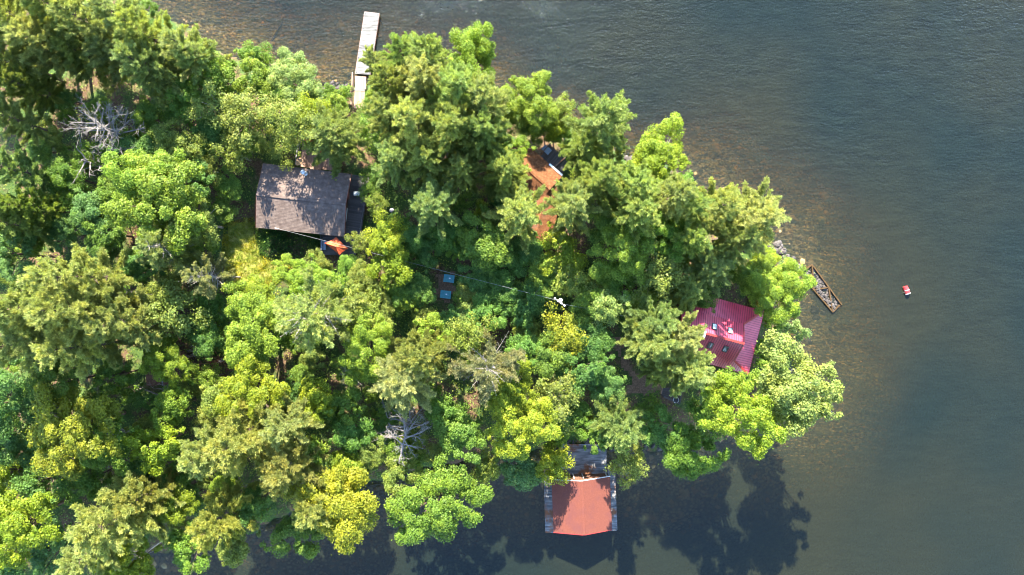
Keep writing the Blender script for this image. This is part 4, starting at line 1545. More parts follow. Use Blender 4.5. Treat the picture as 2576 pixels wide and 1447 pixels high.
TREES = [
    # ---- pines along the upper edge, from the top corner to the submerged log
    ('P', 40, 50, 75, 15, 'soft green pine in the very corner of the pine stand', 'pine'),
    ('P', 130, 25, 70, 15, 'second pine out from the corner along the picture top edge', 'pine'),
    ('P', 225, 60, 75, 15, 'broad pine in the pine stand, between the grey dead crown and the top edge', 'pine'),
    ('P', 315, 50, 70, 15, 'pine with feathery tips where the pine stand meets the lake at the top edge', 'pale'),
    ('P', 20, 140, 75, 14, 'pine against the side edge just below the corner pine', 'pine'),
    ('P', 105, 125, 75, 13, 'tall pine in the heart of the corner pine stand', 'pale'),
    ('P', 195, 130, 75, 10, 'olive-tinted pine above the large grey dead tree', 'pine'),
    ('P', 292, 125, 75, 10.5, 'pine with pale tips halfway between the grey dead tree and the lake', 'pale'),
    ('K', 385, 90, 72, 15, 'lakeside pine next to the amber shallows', 'pine'),
    ('P', 380, 170, 72, 14, 'pine with bare dark twigs showing at its middle', 'pine'),
    ('K', 465, 120, 68, 14, 'outermost pine leaning over the amber stony shallows', 'pale'),
    ('P', 510, 165, 58, 12, 'last pine of the stand before the bushy green trees at the shore', 'pine'),
    ('P', 75, 215, 60, 12, 'thin pine near the tilted dark trunk at the side edge', 'oliv'),
    ('P', 30, 300, 62, 13, 'hazy green pine at the side edge beneath the tilted trunk', 'pine'),
    ('P', 40, 430, 70, 14, 'shaded bluish pine at the side edge level with the bare branching snag', 'blue'),
    ('P', 90, 520, 55, 12, 'loose pine over the sunlit trunks near the side edge', 'oliv'),
    ('F', 298, 192, 42, 5, 'olive thin-leaved tree on the reddish needle floor', 'oliv'),
    ('F', 440, 215, 50, 9, 'yellow-green thin tree by the short grey fallen log', 'oliv'),
    # ---- bushy shore trees between the pines and the dock
    ('N', 545, 205, 52, 9, 'yellow-green bushy tree behind the last lakeside pine', 'brt'),
    ('N', 630, 140, 40, 7, 'green bushy shore tree overhanging the stony shallows', 'grn'),
    ('N', 640, 195, 45, 8, 'bright green tree set back from the silvery shore bush', 'brt'),
    ('M', 742, 200, 66, 8, 'rounded silvery-green tree at the shore before the dock ramp', 'sil'),
    ('N', 700, 240, 40, 7, 'deep green tree tucked behind the silvery shore tree', 'grn'),
    ('B', 852, 237, 27, 2.5, 'dense round bush between the stony beach and the dock ramp', 'grn'),
    ('F', 620, 300, 60, 10, 'dull green rounded tree midway between silvery shore tree and dark hollow', 'oliv'),
    ('F', 545, 270, 55, 9, 'olive tree standing lakeward of the dark leafy hollow', 'oliv'),
    ('N', 480, 250, 45, 8, 'green tree beside the short grey fallen log', 'grn'),
    ('F', 742, 312, 58, 12, 'fine-leaved green tree lakeward of the cottage deck', 'oliv'),
    ('N', 845, 285, 40, 7, 'low bright green tree where the dock stairs reach land', 'brt'),
    ('F', 715, 362, 46, 6, 'fine-leaved tree with pale twigs touching the lakeside deck', 'oliv'),
    ('F', 790, 303, 48, 9.5, 'yellow-green tree shading the red chairs', 'lime'),
    ('F', 440, 362, 48, 8, 'paired olive bushy tree, the lakeward one beyond the grey dead trees', 'oliv'),
    ('F', 478, 395, 46, 8, 'paired olive bushy tree, the inland one beyond the grey dead trees', 'oliv'),
    ('F', 598, 388, 42, 7, 'small round olive tree alone in the dark hollow', 'oliv'),
    ('N', 585, 470, 36, 4, 'bright-tipped green bush near the gable end of the brown cottage', 'grn'),
    ('N', 570, 530, 30, 3, 'green bush on the shaded strip beside the brown cottage', 'grn'),
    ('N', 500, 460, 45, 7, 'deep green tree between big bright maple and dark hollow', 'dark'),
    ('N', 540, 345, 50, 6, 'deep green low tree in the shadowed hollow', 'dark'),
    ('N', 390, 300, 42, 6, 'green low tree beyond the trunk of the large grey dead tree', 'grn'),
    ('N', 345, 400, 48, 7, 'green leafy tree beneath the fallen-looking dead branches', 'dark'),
    # ---- left centre
    ('M', 395, 450, 75, 13, 'upper half of the double-crowned bright green maple', 'brt'),
    ('M', 430, 525, 105, 14, 'large bright green maple with pale flower-like tips', 'brt'),
    ('M', 500, 560, 60, 11, 'olive-edged maple flank facing the sunlit clearing', 'oliv'),
    ('N', 300, 480, 42, 7, 'green understorey tree against the bright maple', 'grn'),
    ('N', 250, 540, 50, 7, 'bluish-green bush in the dim gap beside the bright maple', 'teal'),
    ('N', 290, 590, 46, 7, 'leafy green tree in shade below the bright maple', 'grn'),
    ('N', 180, 590, 40, 6, 'dark green bush at the edge of the bare brushy hollow', 'dark'),
    ('N', 190, 450, 40, 7, 'low green tree under the bare branching snag', 'grn'),
    ('F', 235, 400, 38, 6, 'thin green sapling between the two grey dead trees', 'grn'),
    ('P', 40, 575, 62, 13, 'grey-green pine at the side edge above the dark teal thicket', 'blue'),
    ('N', 70, 640, 58, 9, 'dark teal thicket tree in deep shade at the side edge', 'teal'),
    ('S', 430, 625, 78, 13, 'half-bare pine with brown twigs next to the big maple', 'pale'),
    ('S', 535, 695, 62, 12, 'thin greyish spruce facing the dirt patch', 'dry'),
    ('N', 370, 680, 42, 8, 'green leafy tree between half-bare pine and giant pine', 'dark'),
    # ---- the giant many-headed white pine
    ('P', 205, 690, 95, 19, 'lakeward head of the giant pale pine cluster', 'pale'),
    ('P', 90, 760, 100, 19, 'side-edge head of the giant pale pine cluster', 'pale'),
    ('P', 215, 790, 110, 20, 'central and largest head of the giant pale pine cluster', 'pale'),
    ('P', 70, 860, 95, 18, 'lower side-edge head of the giant pale pine cluster', 'pale'),
    ('P', 215, 870, 85, 17, 'lowest head of the giant pale pine cluster', 'pale'),
    ('P', 330, 800, 80, 16, 'head of the giant pale pine cluster closest to the brown shed', 'pale'),
    ('F', 450, 790, 66, 10, 'fine-leaved green tree between giant pine and dirt patch', 'oliv'),
    ('F', 420, 745, 40, 9, 'olive tree between the giant pine and thin greyish spruce', 'oliv'),
    ('M', 435, 905, 55, 9, 'light green maple leaning over the brown shed roof', 'lime'),
    ('N', 545, 855, 40, 7, 'small green tree in the shadow by the dirt patch', 'dark'),
    ('N', 310, 940, 45, 8, 'green tree between the giant pine and brown shed', 'grn'),
    # ---- centre left, in front of the brown cottage
    ('N', 655, 745, 48, 4, 'bright green leafy tree at the foot of the sunlit lawn', 'lime'),
    ('M', 650, 815, 75, 10, 'bright green broad tree beside the dirt patch', 'brt'),
    ('N', 620, 880, 48, 8, 'green tree between bright broad tree and lime round tree', 'brt'),
    ('M', 645, 985, 80, 12, 'lime green round-headed maple downslope of the brown dead spruce', 'lime'),
    ('S', 795, 785, 112, 16, 'grand pine with pale bare limbs fanning out below the umbrella', 'pale'),
    ('M', 783, 712, 60, 7, 'glossy bright green tree touching the orange umbrella', 'brt'),
    ('N', 735, 680, 36, 3.5, 'bright green bush between the lawn and glossy tree by the umbrella', 'brt'),
    ('N', 890, 680, 32, 5, 'small dark green bush past the end of the dark deck', 'grn'),
    ('F', 925, 790, 60, 9, 'dull yellow-green fuzzy tree beside the grand bare-limbed pine', 'oliv'),
    ('M', 935, 880, 68, 11, 'bright green maple between grand bare-limbed pine and pale hemlock', 'brt'),
    ('N', 975, 605, 52, 8, 'sunny yellow-green tree beside the dark deck', 'lime'),
    ('F', 915, 615, 28, 6, 'slim olive sapling overhanging the deck beside the umbrella', 'oliv'),
    ('F', 958, 520, 28, 6, 'thin yellow-green tree beside the grey kettle grill', 'oliv'),
    ('N', 980, 665, 52, 8, 'light green tree under the cable between deck and lids', 'lime'),
    ('N', 935, 725, 42, 6, 'yellowish bush where the thin cable ends', 'oliv'),
    ('N', 1050, 600, 40, 7, 'green tree shaded by the blue-green pine', 'dark'),
    ('N', 1085, 632, 36, 5, 'low dark bush uphill of the blue-green lids', 'dark'),
    ('N', 1210, 615, 62, 9, 'round dark-green maple with sunny top uphill of the lids', 'grn'),
    ('N', 1130, 600, 45, 7, 'shaded green tree between the round maple and blue-green pine', 'dark'),
    # ---- big lakeside pines round the dock
    ('K', 945, 158, 46, 13, 'slender pine leaning across the white dock', 'pale'),
    ('K', 1010, 140, 62, 15, 'bluish pine at the lake beside the dock-crossing pine', 'blue'),
    ('P', 1085, 155, 68, 16, 'feathery pine at the lake behind the bluish pine', 'pine'),
    ('P', 985, 222, 56, 15, 'pine standing beside the dock ramp', 'pine'),
    ('P', 1060, 225, 78, 17, 'tall pale pine set back behind the lakeside pines', 'pale'),
    ('P', 1150, 235, 80, 17, 'tall pine between the dock pines and bright lakeside maple', 'pine'),
    ('P', 1225, 265, 72, 16, 'pine with bare twigs behind the bright lakeside maple', 'pale'),
    ('P', 978, 295, 66, 15, 'broad pine uphill of the dock stairs', 'pine'),
    ('P', 1045, 310, 82, 17, 'broad pale pine in the middle of the pine crowd above the cottage', 'pale'),
    ('P', 1135, 325, 80, 17, 'pine in the crowd straight uphill of the blue-green pine', 'pine'),
    ('P', 1215, 345, 66, 15, 'pine close to the needle-strewn roof on its land side', 'pine'),
    ('P', 838, 338, 98, 11, 'feathery pine shading the corner of the brown cottage roof', 'pine'),
    ('K', 997, 412, 72, 14, 'blue-green pine past the end of the dark deck', 'blue'),
    ('P', 1075, 400, 70, 14, 'shaded pine between the two blue-green pines', 'pine'),
    ('K', 1095, 520, 84, 14, 'spreading blue-green pine uphill of the two lids', 'blue'),
    ('P', 1165, 430, 55, 13, 'narrow green pine behind the spreading blue-green pine', 'pine'),
    ('P', 1283, 428, 66, 13, 'olive pine on the land side of the needle-strewn roof', 'pine'),
    ('M', 1190, 148, 62, 12, 'bright green maple standing at the lake beyond the pines', 'brt'),
    ('N', 1180, 112, 32, 10, 'small bright leafy top rising by the lakeside maple', 'brt'),
    ('M', 1335, 252, 66, 9, 'bright green tree at the lake beyond the needle-strewn cottage', 'brt'),
    ('N', 1352, 312, 34, 5, 'green tree over the needle-strewn roof peak', 'grn'),
    ('N', 1392, 318, 34, 5, 'yellow-green bushy tree next to the shaded deck', 'lime'),
    ('N', 1372, 336, 32, 3.2, 'low green bush between the needle-strewn roof peak and the shaded deck', 'grn'),
    ('N', 1412, 338, 30, 3.2, 'low green bush at the lakeward edge of the shaded deck', 'brt'),
    ('N', 1318, 318, 34, 5, 'green bush at the lakeward tip of the needle-strewn roof', 'grn'),
    ('F', 1422, 278, 32, 7, 'small dark olive tree at the water beside the round pine', 'oliv'),
    ('N', 1278, 378, 44, 8, 'sunlit light green tree among pines near the needle-strewn roof', 'brt'),
    ('P', 1510, 310, 100, 15, 'great round pale pine leaning over the lake', 'sil'),
    ('P', 1470, 370, 62, 11, 'pine skirt below the great round pine, over the shaded deck', 'pine'),
    ('M', 1670, 392, 74, 9, 'lime green maple bulging over the water', 'lime'),
    ('N', 1615, 410, 34, 5, 'yellow-green bush beside the lime maple', 'lime'),
    # ---- pines behind the needle-strewn cottage and the outer point
    ('K', 1308, 540, 84, 15, 'wide pale pine on the land side of the cross wing', 'pale'),
    ('K', 1430, 528, 78, 15, 'pine between the cross wing and the dirt trail', 'pale'),
    ('P', 1462, 470, 52, 13, 'pine brushing the needle-strewn roof from the point side', 'pine'),
    ('P', 1515, 455, 78, 15, 'soft pine beyond the shaded deck', 'pine'),
    ('P', 1600, 470, 78, 15, 'pine behind the lime maple', 'pine'),
    ('P', 1680, 490, 78, 16, 'pale pine inland of the shore between lime maple and outer pines', 'pale'),
    ('P', 1600, 540, 76, 15, 'pine in the thick of the outer pine belt', 'pine'),
    ('K', 1745, 520, 70, 14, 'pine with upright spiky limbs at the lake', 'pine'),
    ('K', 1815, 525, 78, 15, 'spiky pine next to the outermost pine', 'pale'),
    ('K', 1905, 540, 98, 15, 'outermost pine reaching over open water with spiky limbs', 'pale'),
    ('P', 1850, 590, 62, 12, 'shaded pine behind the outermost pine, above the pale boulders', 'pine'),
    ('M', 1565, 625, 80, 11, 'broad bright maple in the middle of the point', 'brt'),
    ('N', 1525, 575, 55, 9, 'deep green tree between dirt trail and broad bright maple', 'grn'),
    ('M', 1650, 590, 60, 11, 'green tree between broad bright maple and outer pine belt', 'grn'),
    ('F', 1650, 680, 62, 10, 'dull green tree inland of the pine beside the red roof', 'oliv'),
    ('P', 1725, 600, 64, 13, 'grey-green pine inland of the pale boulders', 'sil'),
    ('P', 1776, 676, 74, 8.5, 'rounded pale pine hanging over the red roof edge', 'sil'),
    ('P', 1728, 735, 58, 8, 'pine directly uphill of the red roof', 'pine'),
    ('P', 1640, 800, 70, 14, 'bluish pine at the back of the pine clump by the chimney', 'blue'),
    ('P', 1640, 860, 80, 15, 'pale pine over the bend of the dirt path', 'pale'),
    ('P', 1720, 840, 70, 14, 'pine crowding the chimney of the red cottage', 'pale'),
    ('P', 1725, 925, 72, 14, 'pale drooping pine above the lookout deck', 'pale'),
    ('P', 1660, 935, 45, 11, 'small pine between the dirt path and lookout deck pine', 'pine'),
    # ---- the wooded middle
    ('N', 1405, 645, 56, 7, 'yellow-green rounded tree at the end of the dirt trail', 'lime'),
    ('N', 1375, 690, 50, 6, 'bright bush along the cable, lakeward of the pole', 'brt'),
    ('N', 1320, 630, 50, 6, 'dark leafy tree on the shaded slope by the trail', 'dark'),
    ('N', 1265, 660, 48, 6, 'deep green bush lakeward of the cable midway to the pole', 'dark'),
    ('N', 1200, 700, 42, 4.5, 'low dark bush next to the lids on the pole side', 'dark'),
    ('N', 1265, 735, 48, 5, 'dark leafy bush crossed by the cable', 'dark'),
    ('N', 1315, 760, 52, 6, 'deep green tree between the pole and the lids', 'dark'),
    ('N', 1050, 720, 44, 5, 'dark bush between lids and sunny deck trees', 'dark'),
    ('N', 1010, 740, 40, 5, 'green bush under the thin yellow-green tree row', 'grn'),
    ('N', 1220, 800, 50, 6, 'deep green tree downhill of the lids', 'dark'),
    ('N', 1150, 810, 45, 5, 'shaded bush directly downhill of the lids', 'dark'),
    ('F', 1430, 700, 45, 7, 'thin sunny tree on the lakeward side of the utility pole', 'oliv'),
    ('F', 1415, 835, 58, 8, 'yellow-olive bushy tree in the shadow line of the pole', 'yel'),
    ('N', 1480, 760, 52, 7, 'fuzzy green tree past the pole towards the red cottage', 'grn'),
    ('F', 1530, 770, 46, 8, 'greyish green tree between the pole and the pine clump', 'blue'),
    ('N', 1560, 720, 46, 7, 'green tree lakeward of the greyish green tree', 'grn'),
    ('N', 1480, 850, 50, 7, 'deep green tree on the outer side of the path bend', 'dark'),
    ('N', 1380, 900, 52, 8, 'green tree in the dark dell downhill of the pole', 'grn'),
    ('N', 1460, 920, 54, 8, 'dark green tree along the dirt path', 'dark'),
    ('N', 1320, 880, 48, 8, 'deep green tree at the side of the sparse grey-limbed pine', 'dark'),
    ('N', 1530, 960, 42, 6, 'low green bush where the path turns to the lookout', 'teal'),
    ('F', 1405, 1000, 58, 9, 'dull mixed-green tree between the lime round tree and the path', 'oliv'),
    # ---- by the red cottage and the tip of the point
    ('M', 1962, 735, 70, 8, 'rounded bright green tree between the red roof and crib', 'brt'),
    ('N', 1900, 720, 40, 5, 'bright bush along the narrow grass strip by the red roof', 'brt'),
    ('N', 1925, 662, 36, 4, 'fresh green bush among the pale shore stones', 'lime'),
    ('B', 1922, 628, 26, 2.2, 'tiny vivid green bush ringed by pale boulders', 'lime'),
    ('N', 1870, 690, 36, 5, 'green bush between the rounded pale pine and grass strip', 'grn'),
    ('B', 2003, 832, 30, 3, 'lone round bush at the waterline downshore of the crib', 'sil'),
    ('B', 1925, 893, 34, 3.5, 'low bush against the end of the red veranda roof', 'grn'),
    ('M', 2004, 968, 98, 17, 'large pale-leaved tree spreading over the shallows at the tip', 'sil'),
    ('N', 1938, 962, 44, 9, 'green flank tree between the red veranda and the large pale tree', 'brt'),
    ('Q', 1960, 1022, 48, 9, 'small fuzzy conifer at the waterline below the large pale tree', 'sil'),
    ('M', 1862, 1030, 82, 17, 'yellow-green tree between the red cottage and dark water', 'lime'),
    ('N', 1800, 972, 44, 11, 'bright leafy tree overlapping the lower red roof', 'brt'),
    ('N', 1775, 1035, 50, 9, 'green tree beside the lookout deck on the water side', 'grn'),
    ('P', 1560, 1075, 76, 13, 'dark pine with sunlit yellow skirt near the boathouse dock', 'blue'),
    ('F', 1590, 1160, 52, 8, 'olive round tree overhanging water beside the boathouse dock', 'oliv'),
    ('M', 1738, 1140, 68, 10, 'pale-trunked tree tilting over the dark water', 'grn'),
    ('N', 1660, 1070, 50, 8, 'shaded green tree between dark pine and pale-trunked tree', 'dark'),
    ('N', 1510, 1100, 34, 6, 'green tree overhanging the corner of the boathouse dock', 'grn'),
    ('N', 1395, 1160, 46, 8, 'golden-yellow round tree over the boathouse dock', 'yel'),
    ('N', 1440, 1060, 46, 6, 'shaded bush behind the boathouse dock', 'grn'),
    # ---- lower middle
    ('M', 1310, 1070, 78, 12, 'vivid lime-yellow maple behind the golden dock tree', 'lime'),
    ('M', 1300, 985, 60, 11, 'deep lime maple crown uphill of the vivid one', 'lime'),
    ('N', 1305, 1190, 48, 7, 'bluish-green waterside tree between the golden tree and cove', 'teal'),
    ('N', 1220, 1180, 40, 7, 'olive waterside tree touched with yellow in the cove', 'oliv'),
    ('S', 1225, 910, 100, 15, 'sparse pine with grey forked limbs uphill of the lime maples', 'dry'),
    ('F', 1190, 850, 55, 12, 'grey-green twiggy tree top behind the sparse grey-limbed pine', 'oliv'),
    ('P', 1015, 945, 108, 13, 'broad pale hemlock-like pine over the standing dead tree', 'pale'),
    ('P', 1060, 890, 75, 14, 'brownish pine behind the broad pale hemlock-like pine', 'gold'),
    ('N', 1090, 835, 46, 8, 'fresh green tree uphill of the brownish pine', 'brt'),
    ('N', 1165, 1090, 60, 9, 'deep green tree on the cove side of the standing dead tree', 'grn'),
    ('N', 1120, 1030, 45, 8, 'green tree shading the trunk of the standing dead tree', 'grn'),
    ('M', 1090, 1265, 102, 12, 'big green tree jutting into the cove with sun-gilded edges', 'grn'),
    ('N', 1010, 1200, 48, 8, 'yellow-tipped tree between standing dead tree and cove', 'oliv'),
    ('N', 940, 1130, 42, 7, 'olive-gold bush beside the standing dead tree', 'oliv'),
    ('N', 890, 1090, 48, 8, 'dark green tree in the shaded gully', 'dark'),
    ('N', 870, 1020, 44, 8, 'green tree at the head of the shaded gully', 'grn'),
    ('N', 815, 1000, 46, 9, 'lime green tree between pale pine pair and gully', 'lime'),
    ('P', 620, 1095, 112, 16, 'broad golden-green pine beneath the lime round-headed maple', 'gold'),
    ('P', 535, 1140, 82, 15, 'pale pine beside the broad golden-green pine', 'pale'),
    ('P', 725, 1075, 80, 15, 'pale pine upslope of the drooping golden pine', 'pale'),
    ('P', 725, 1165, 88, 15, 'drooping golden pine above the lower cove shore', 'gold'),
    ('N', 565, 1005, 50, 8, 'olive fuzzy tree beside the tangle of dead wood', 'oliv'),
    ('M', 860, 1265, 92, 13, 'golden yellow maple at the cove corner', 'yel'),
    ('P', 790, 1265, 78, 14, 'pale golden pine against the golden yellow maple', 'gold'),
    ('N', 740, 1355, 58, 9, 'dark green tree dipping to the water below the golden pines', 'grn'),
    ('N', 890, 1180, 45, 8, 'yellow-green tree between gully and golden yellow maple', 'lime'),
    ('N', 800, 1130, 42, 9, 'bright green tree behind the drooping golden pine', 'brt'),
    # ---- lower left
    ('M', 215, 1070, 110, 13, 'big yellow maple in the lower woods', 'yel'),
    ('M', 290, 1100, 65, 12, 'green maple crown adjoining the big yellow maple', 'grn'),
    ('N', 410, 1110, 58, 10, 'lime-yellow tree between yellow maple and golden-green pine', 'lime'),
    ('N', 450, 1020, 45, 9, 'bright green tree right under the tangle of dead wood', 'brt'),
    ('M', 165, 960, 70, 11, 'green maple between giant pine and big yellow maple', 'grn'),
    ('M', 45, 1000, 75, 12, 'bluish-green maple at the side edge beneath the giant pine', 'teal'),
    ('N', 60, 1110, 55, 9, 'shaded dark tree at the side edge beside the big yellow maple', 'dark'),
    ('N', 130, 1200, 55, 9, 'deep green tree beneath the big yellow maple', 'dark'),
    ('N', 235, 1200, 50, 8, 'shaded green tree with dead twigs under the yellow maple', 'grn'),
    ('N', 30, 1190, 45, 9, 'yellow-green tree at the side edge above the bright corner maple', 'lime'),
    ('M', 60, 1310, 92, 13, 'bright yellow-green maple in the lower corner', 'lime'),
    ('N', 150, 1370, 60, 9, 'dark teal tree between corner maple and corner pine', 'teal'),
    ('N', 40, 1425, 60, 9, 'shaded teal tree at the very bottom corner', 'teal'),
    ('P', 300, 1310, 110, 17, 'great pale pine spreading above the bottom edge', 'pale'),
    ('P', 225, 1390, 78, 14, 'yellow-green pine at the bottom edge', 'pale'),
    ('M', 330, 1415, 62, 10, 'sunlit yellow-green tree at the bottom edge shore', 'lime'),
    ('P', 370, 1240, 62, 13, 'golden-tipped pine behind the great pale pine', 'gold'),
    ('P', 545, 1300, 88, 15, 'golden pine leaning toward the lower shore', 'gold'),
    ('N', 455, 1270, 46, 8, 'yellow-green tree between the two lower golden pines', 'lime'),
    ('N', 490, 1375, 58, 9, 'deep green tree at the lower shore beneath the golden pine', 'grn'),
    ('N', 590, 1370, 45, 8, 'yellow-touched waterside tree on the lower shore', 'oliv'),
    ('N', 650, 1260, 50, 10, 'shaded green tree between the golden pines', 'dark'),
    ('N', 390, 1180, 48, 8, 'dark tree in the gap under the lime-yellow tree', 'dark'),
]
for a in TREES:
    tree(*a)

# ------------------------------------------------------------------ low shrubs that fill the gaps
CLEAR = [[(1078, 645), (1168, 645), (1168, 795), (1078, 795)], [(1380, 730), (1440, 730), (1440, 800), (1380, 800)], [(965, 505), (1012, 505), (1012, 560), (965, 560)],
         [(640, 405), (935, 400), (920, 660), (805, 655), (800, 605), (640, 580)], PATH_PX, TRAIL_PX, PAD_PX, LAWN_PX, DIRT_PX,
         [(540, 410), (650, 410), (655, 600), (770, 640), (700, 760), (556, 760)],
         [(1290, 345), (1450, 420), (1420, 480), (1400, 570), (1340, 570), (1320, 460)], [(1370, 330), (1450, 410), (1410, 450), (1350, 400)],
         [(1700, 750), (1935, 775), (1895, 960), (1690, 910)], [(350, 880), (470, 870), (470, 980), (360, 985)],
         [(1405, 1105), (1535, 1105), (1560, 1345), (1360, 1345)], [(1655, 950), (1725, 950), (1720, 1025), (1650, 1000)], [(885, 20), (965, 20), (930, 280), (880, 280)],
         [(1850, 605), (2000, 600), (1980, 680), (1900, 660)]]


def is_clear(px, py):
    return any(in_poly(px, py, P) for P in CLEAR)


srng = random.Random(77)
spots = []
tries = 0
while len(spots) < 190 and tries < 14000:
    tries += 1
    px, py = srng.uniform(-20, 2010), srng.uniform(0, 1440)
    p = W(px, py, 1.5)
    d = float(shore_dist(np.array([p.x]), np.array([p.y]))[0])
    if d < 1.0 or is_clear(px, py):
        continue
    if any((px - a) ** 2 + (py - b) ** 2 < (c * .56) ** 2 for a, b, c, hh in PLACED if c > 40):
        continue
    if any((px - a) ** 2 + (py - b) ** 2 < 30 ** 2 for a, b, s in spots):
        continue
    spots.append((px, py, srng.uniform(20, 34)))
MARKS = [('large silver-grey dead tree', 240, 320), ('bare crooked snag', 200, 405), ('double-crowned bright maple', 420, 500), ('brown cottage roof corner', 640, 500),
         ('sunlit lawn', 620, 650), ('brown shed', 415, 930), ('dirt patch', 585, 790), ('giant pale pine cluster', 200, 790), ('lime round-headed maple', 645, 985),
         ('grand bare-limbed pine', 795, 790), ('orange umbrella', 850, 640), ('dock ramp', 905, 240), ('silvery shore tree', 742, 200), ('dark leafy hollow', 520, 400),
         ('pine stand in the corner', 150, 150), ('grey fallen log', 425, 245), ('two blue-green lids', 1125, 720), ('spreading blue-green pine', 1095, 520), ('utility pole', 1408, 760),
         ('needle-strewn roof', 1360, 420), ('dirt trail', 1420, 620), ('great round pale pine', 1510, 310), ('broad bright maple', 1565, 625), ('outermost pine', 1905, 540),
         ('lime shoreside maple', 1670, 392), ('red cottage', 1850, 860), ('lookout deck', 1690, 990), ('bend of the dirt path', 1560, 900), ('boathouse dock', 1470, 1150),
         ('dark pine with sunlit skirt', 1560, 1075), ('large pale-leaved tree', 1985, 960), ('vivid lime-yellow maple', 1310, 1070), ('sparse grey-limbed pine', 1225, 910),
         ('standing dead pine', 1020, 1080), ('shaded gully', 885, 1040), ('broad golden-green pine', 620, 1095), ('golden yellow maple', 860, 1265), ('big yellow maple', 215, 1070),
         ('great pale pine at the bottom edge', 300, 1310), ('bright corner maple', 60, 1310), ('tangle of dead wood', 405, 985), ('small grey kettle grill', 988, 530)]
ORD = ['nearest', 'second nearest', 'third nearest', 'fourth nearest', 'fifth nearest', 'sixth nearest', 'seventh nearest', 'eighth nearest', 'ninth nearest', 'tenth nearest', 'eleventh nearest', 'twelfth nearest']
near = {}
for px, py, r in spots:
    d, nm = min(((px - a) ** 2 + (py - b) ** 2, nm) for nm, a, b in MARKS)
    near.setdefault(nm, []).append((d, px, py))
SHRUB_LABELS = {}
for nm, L in near.items():
    for i, (d, px, py) in enumerate(sorted(L)):
        SHRUB_LABELS[(px, py)] = 'low understorey shrub, ' + ORD[min(i, 11)] + ' one to the ' + nm
for px, py, r in spots:
    hh = srng.uniform(2.2, 6.5)
    lab = SHRUB_LABELS[(px, py)]
    if hh > 3.6:
        tree(srng.choice('NNF'), px, py, r * 1.25, hh, lab.replace('low understorey shrub', 'young broadleaf tree'), srng.choice(['dark', 'grn', 'grn', 'brt', 'oliv', 'oliv']),
             'young trees in the gaps')
    else:
        tree('B', px, py, r, hh, lab, srng.choice(['dark', 'grn', 'grn', 'brt', 'oliv']), 'understorey shrubs in the gaps')

# ------------------------------------------------------------------ undergrowth: too many leaves to count
ug = np.random.default_rng(91)
n = 230000
ux = ug.uniform(-78, 42, n)
uy = ug.uniform(-46, 46, n)
sdist = shore_dist(ux, uy)
dens = 0.5 + 0.5 * np.sin(ux * .9 + 2 * np.sin(uy * .6)) * np.sin(uy * .8 + 1.5 * np.sin(ux * .7))
keep = (sdist > .5) & (ug.random(n) < .35 + .65 * dens)
ux, uy, dens = ux[keep], uy[keep], dens[keep]
pxs = ux / (S * (H - 1.7) / H) + CX
pys = CY - uy / (S * (H - 1.7) / H)
bare = np.zeros(len(ux), bool)
for P in CLEAR[3:9] + CLEAR[10:-1]:
    c = np.zeros(len(ux), bool)
    for i in range(len(P)):
        xa, ya = P[i]
        xb, yb = P[(i + 1) % len(P)]
        c ^= ((ya > pys) != (yb > pys)) & (pxs < (xb - xa) * (pys - ya) / (yb - ya + 1e-12) + xa)
    bare |= c
ux, uy, dens = ux[~bare], uy[~bare], dens[~bare]
uz = ground_h(ux, uy) + ug.random(len(ux)) ** 1.4 * (.25 + .75 * dens)
nn = unit(np.stack([ug.normal(size=len(ux)) * .45, ug.normal(size=len(ux)) * .45, np.ones(len(ux))], 1))
me = leaf_mesh('undergrowth', np.stack([ux, uy, uz], 1), nn, ug.uniform(.06, .13, len(ux)), M['under'], ug)
uo = bpy.data.objects.new('undergrowth', me)
C.objects.link(uo)
uo.color = (.11, .19, .034, 1)
tag(uo, kind='stuff')
# long grass: the lawn, the tussocky sunny strip
def grass_patch(poly_px, count, hmax, col, name='grass'):
    pts = np.array([[*on_ground(*p).xy] for p in poly_px])
    g = np.random.default_rng(len(poly_px) * 13 + count)
    x = g.uniform(pts[:, 0].min() - .3, pts[:, 0].max() + .3, count * 3)
    y = g.uniform(pts[:, 1].min() - .3, pts[:, 1].max() + .3, count * 3)
    c = np.zeros(len(x), bool)
    for i in range(len(pts)):
        xa, ya = pts[i]
        xb, yb = pts[(i + 1) % len(pts)]
        c ^= ((ya > y) != (yb > y)) & (x < (xb - xa) * (y - ya) / (yb - ya + 1e-12) + xa)
    cl = .5 + .5 * np.sin(x * 1.7 + np.sin(y * 1.3) * 2) * np.sin(y * 1.9)
    c &= g.random(len(x)) < .25 + .75 * cl
    x, y = x[c][:count], y[c][:count]
    z = ground_h(x, y) + .02
    b = np.stack([x, y, z], 1)
    d = np.stack([g.normal(size=len(x)) * .45, g.normal(size=len(x)) * .45, np.ones(len(x))], 1)
    L = (hmax * g.uniform(.4, 1, len(x)))[:, None]
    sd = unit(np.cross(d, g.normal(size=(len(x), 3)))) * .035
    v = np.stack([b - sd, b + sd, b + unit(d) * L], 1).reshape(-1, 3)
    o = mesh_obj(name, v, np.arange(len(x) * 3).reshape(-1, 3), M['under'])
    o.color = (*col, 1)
    return tag(o, kind='stuff')


grass_patch(LAWN_PX, 9000, .38, (.18, .235, .03))
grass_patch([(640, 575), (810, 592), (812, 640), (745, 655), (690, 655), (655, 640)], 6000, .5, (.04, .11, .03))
grass_patch([(1885, 665), (1915, 660), (1905, 790), (1880, 770)], 3000, .4, (.16, .15, .03))

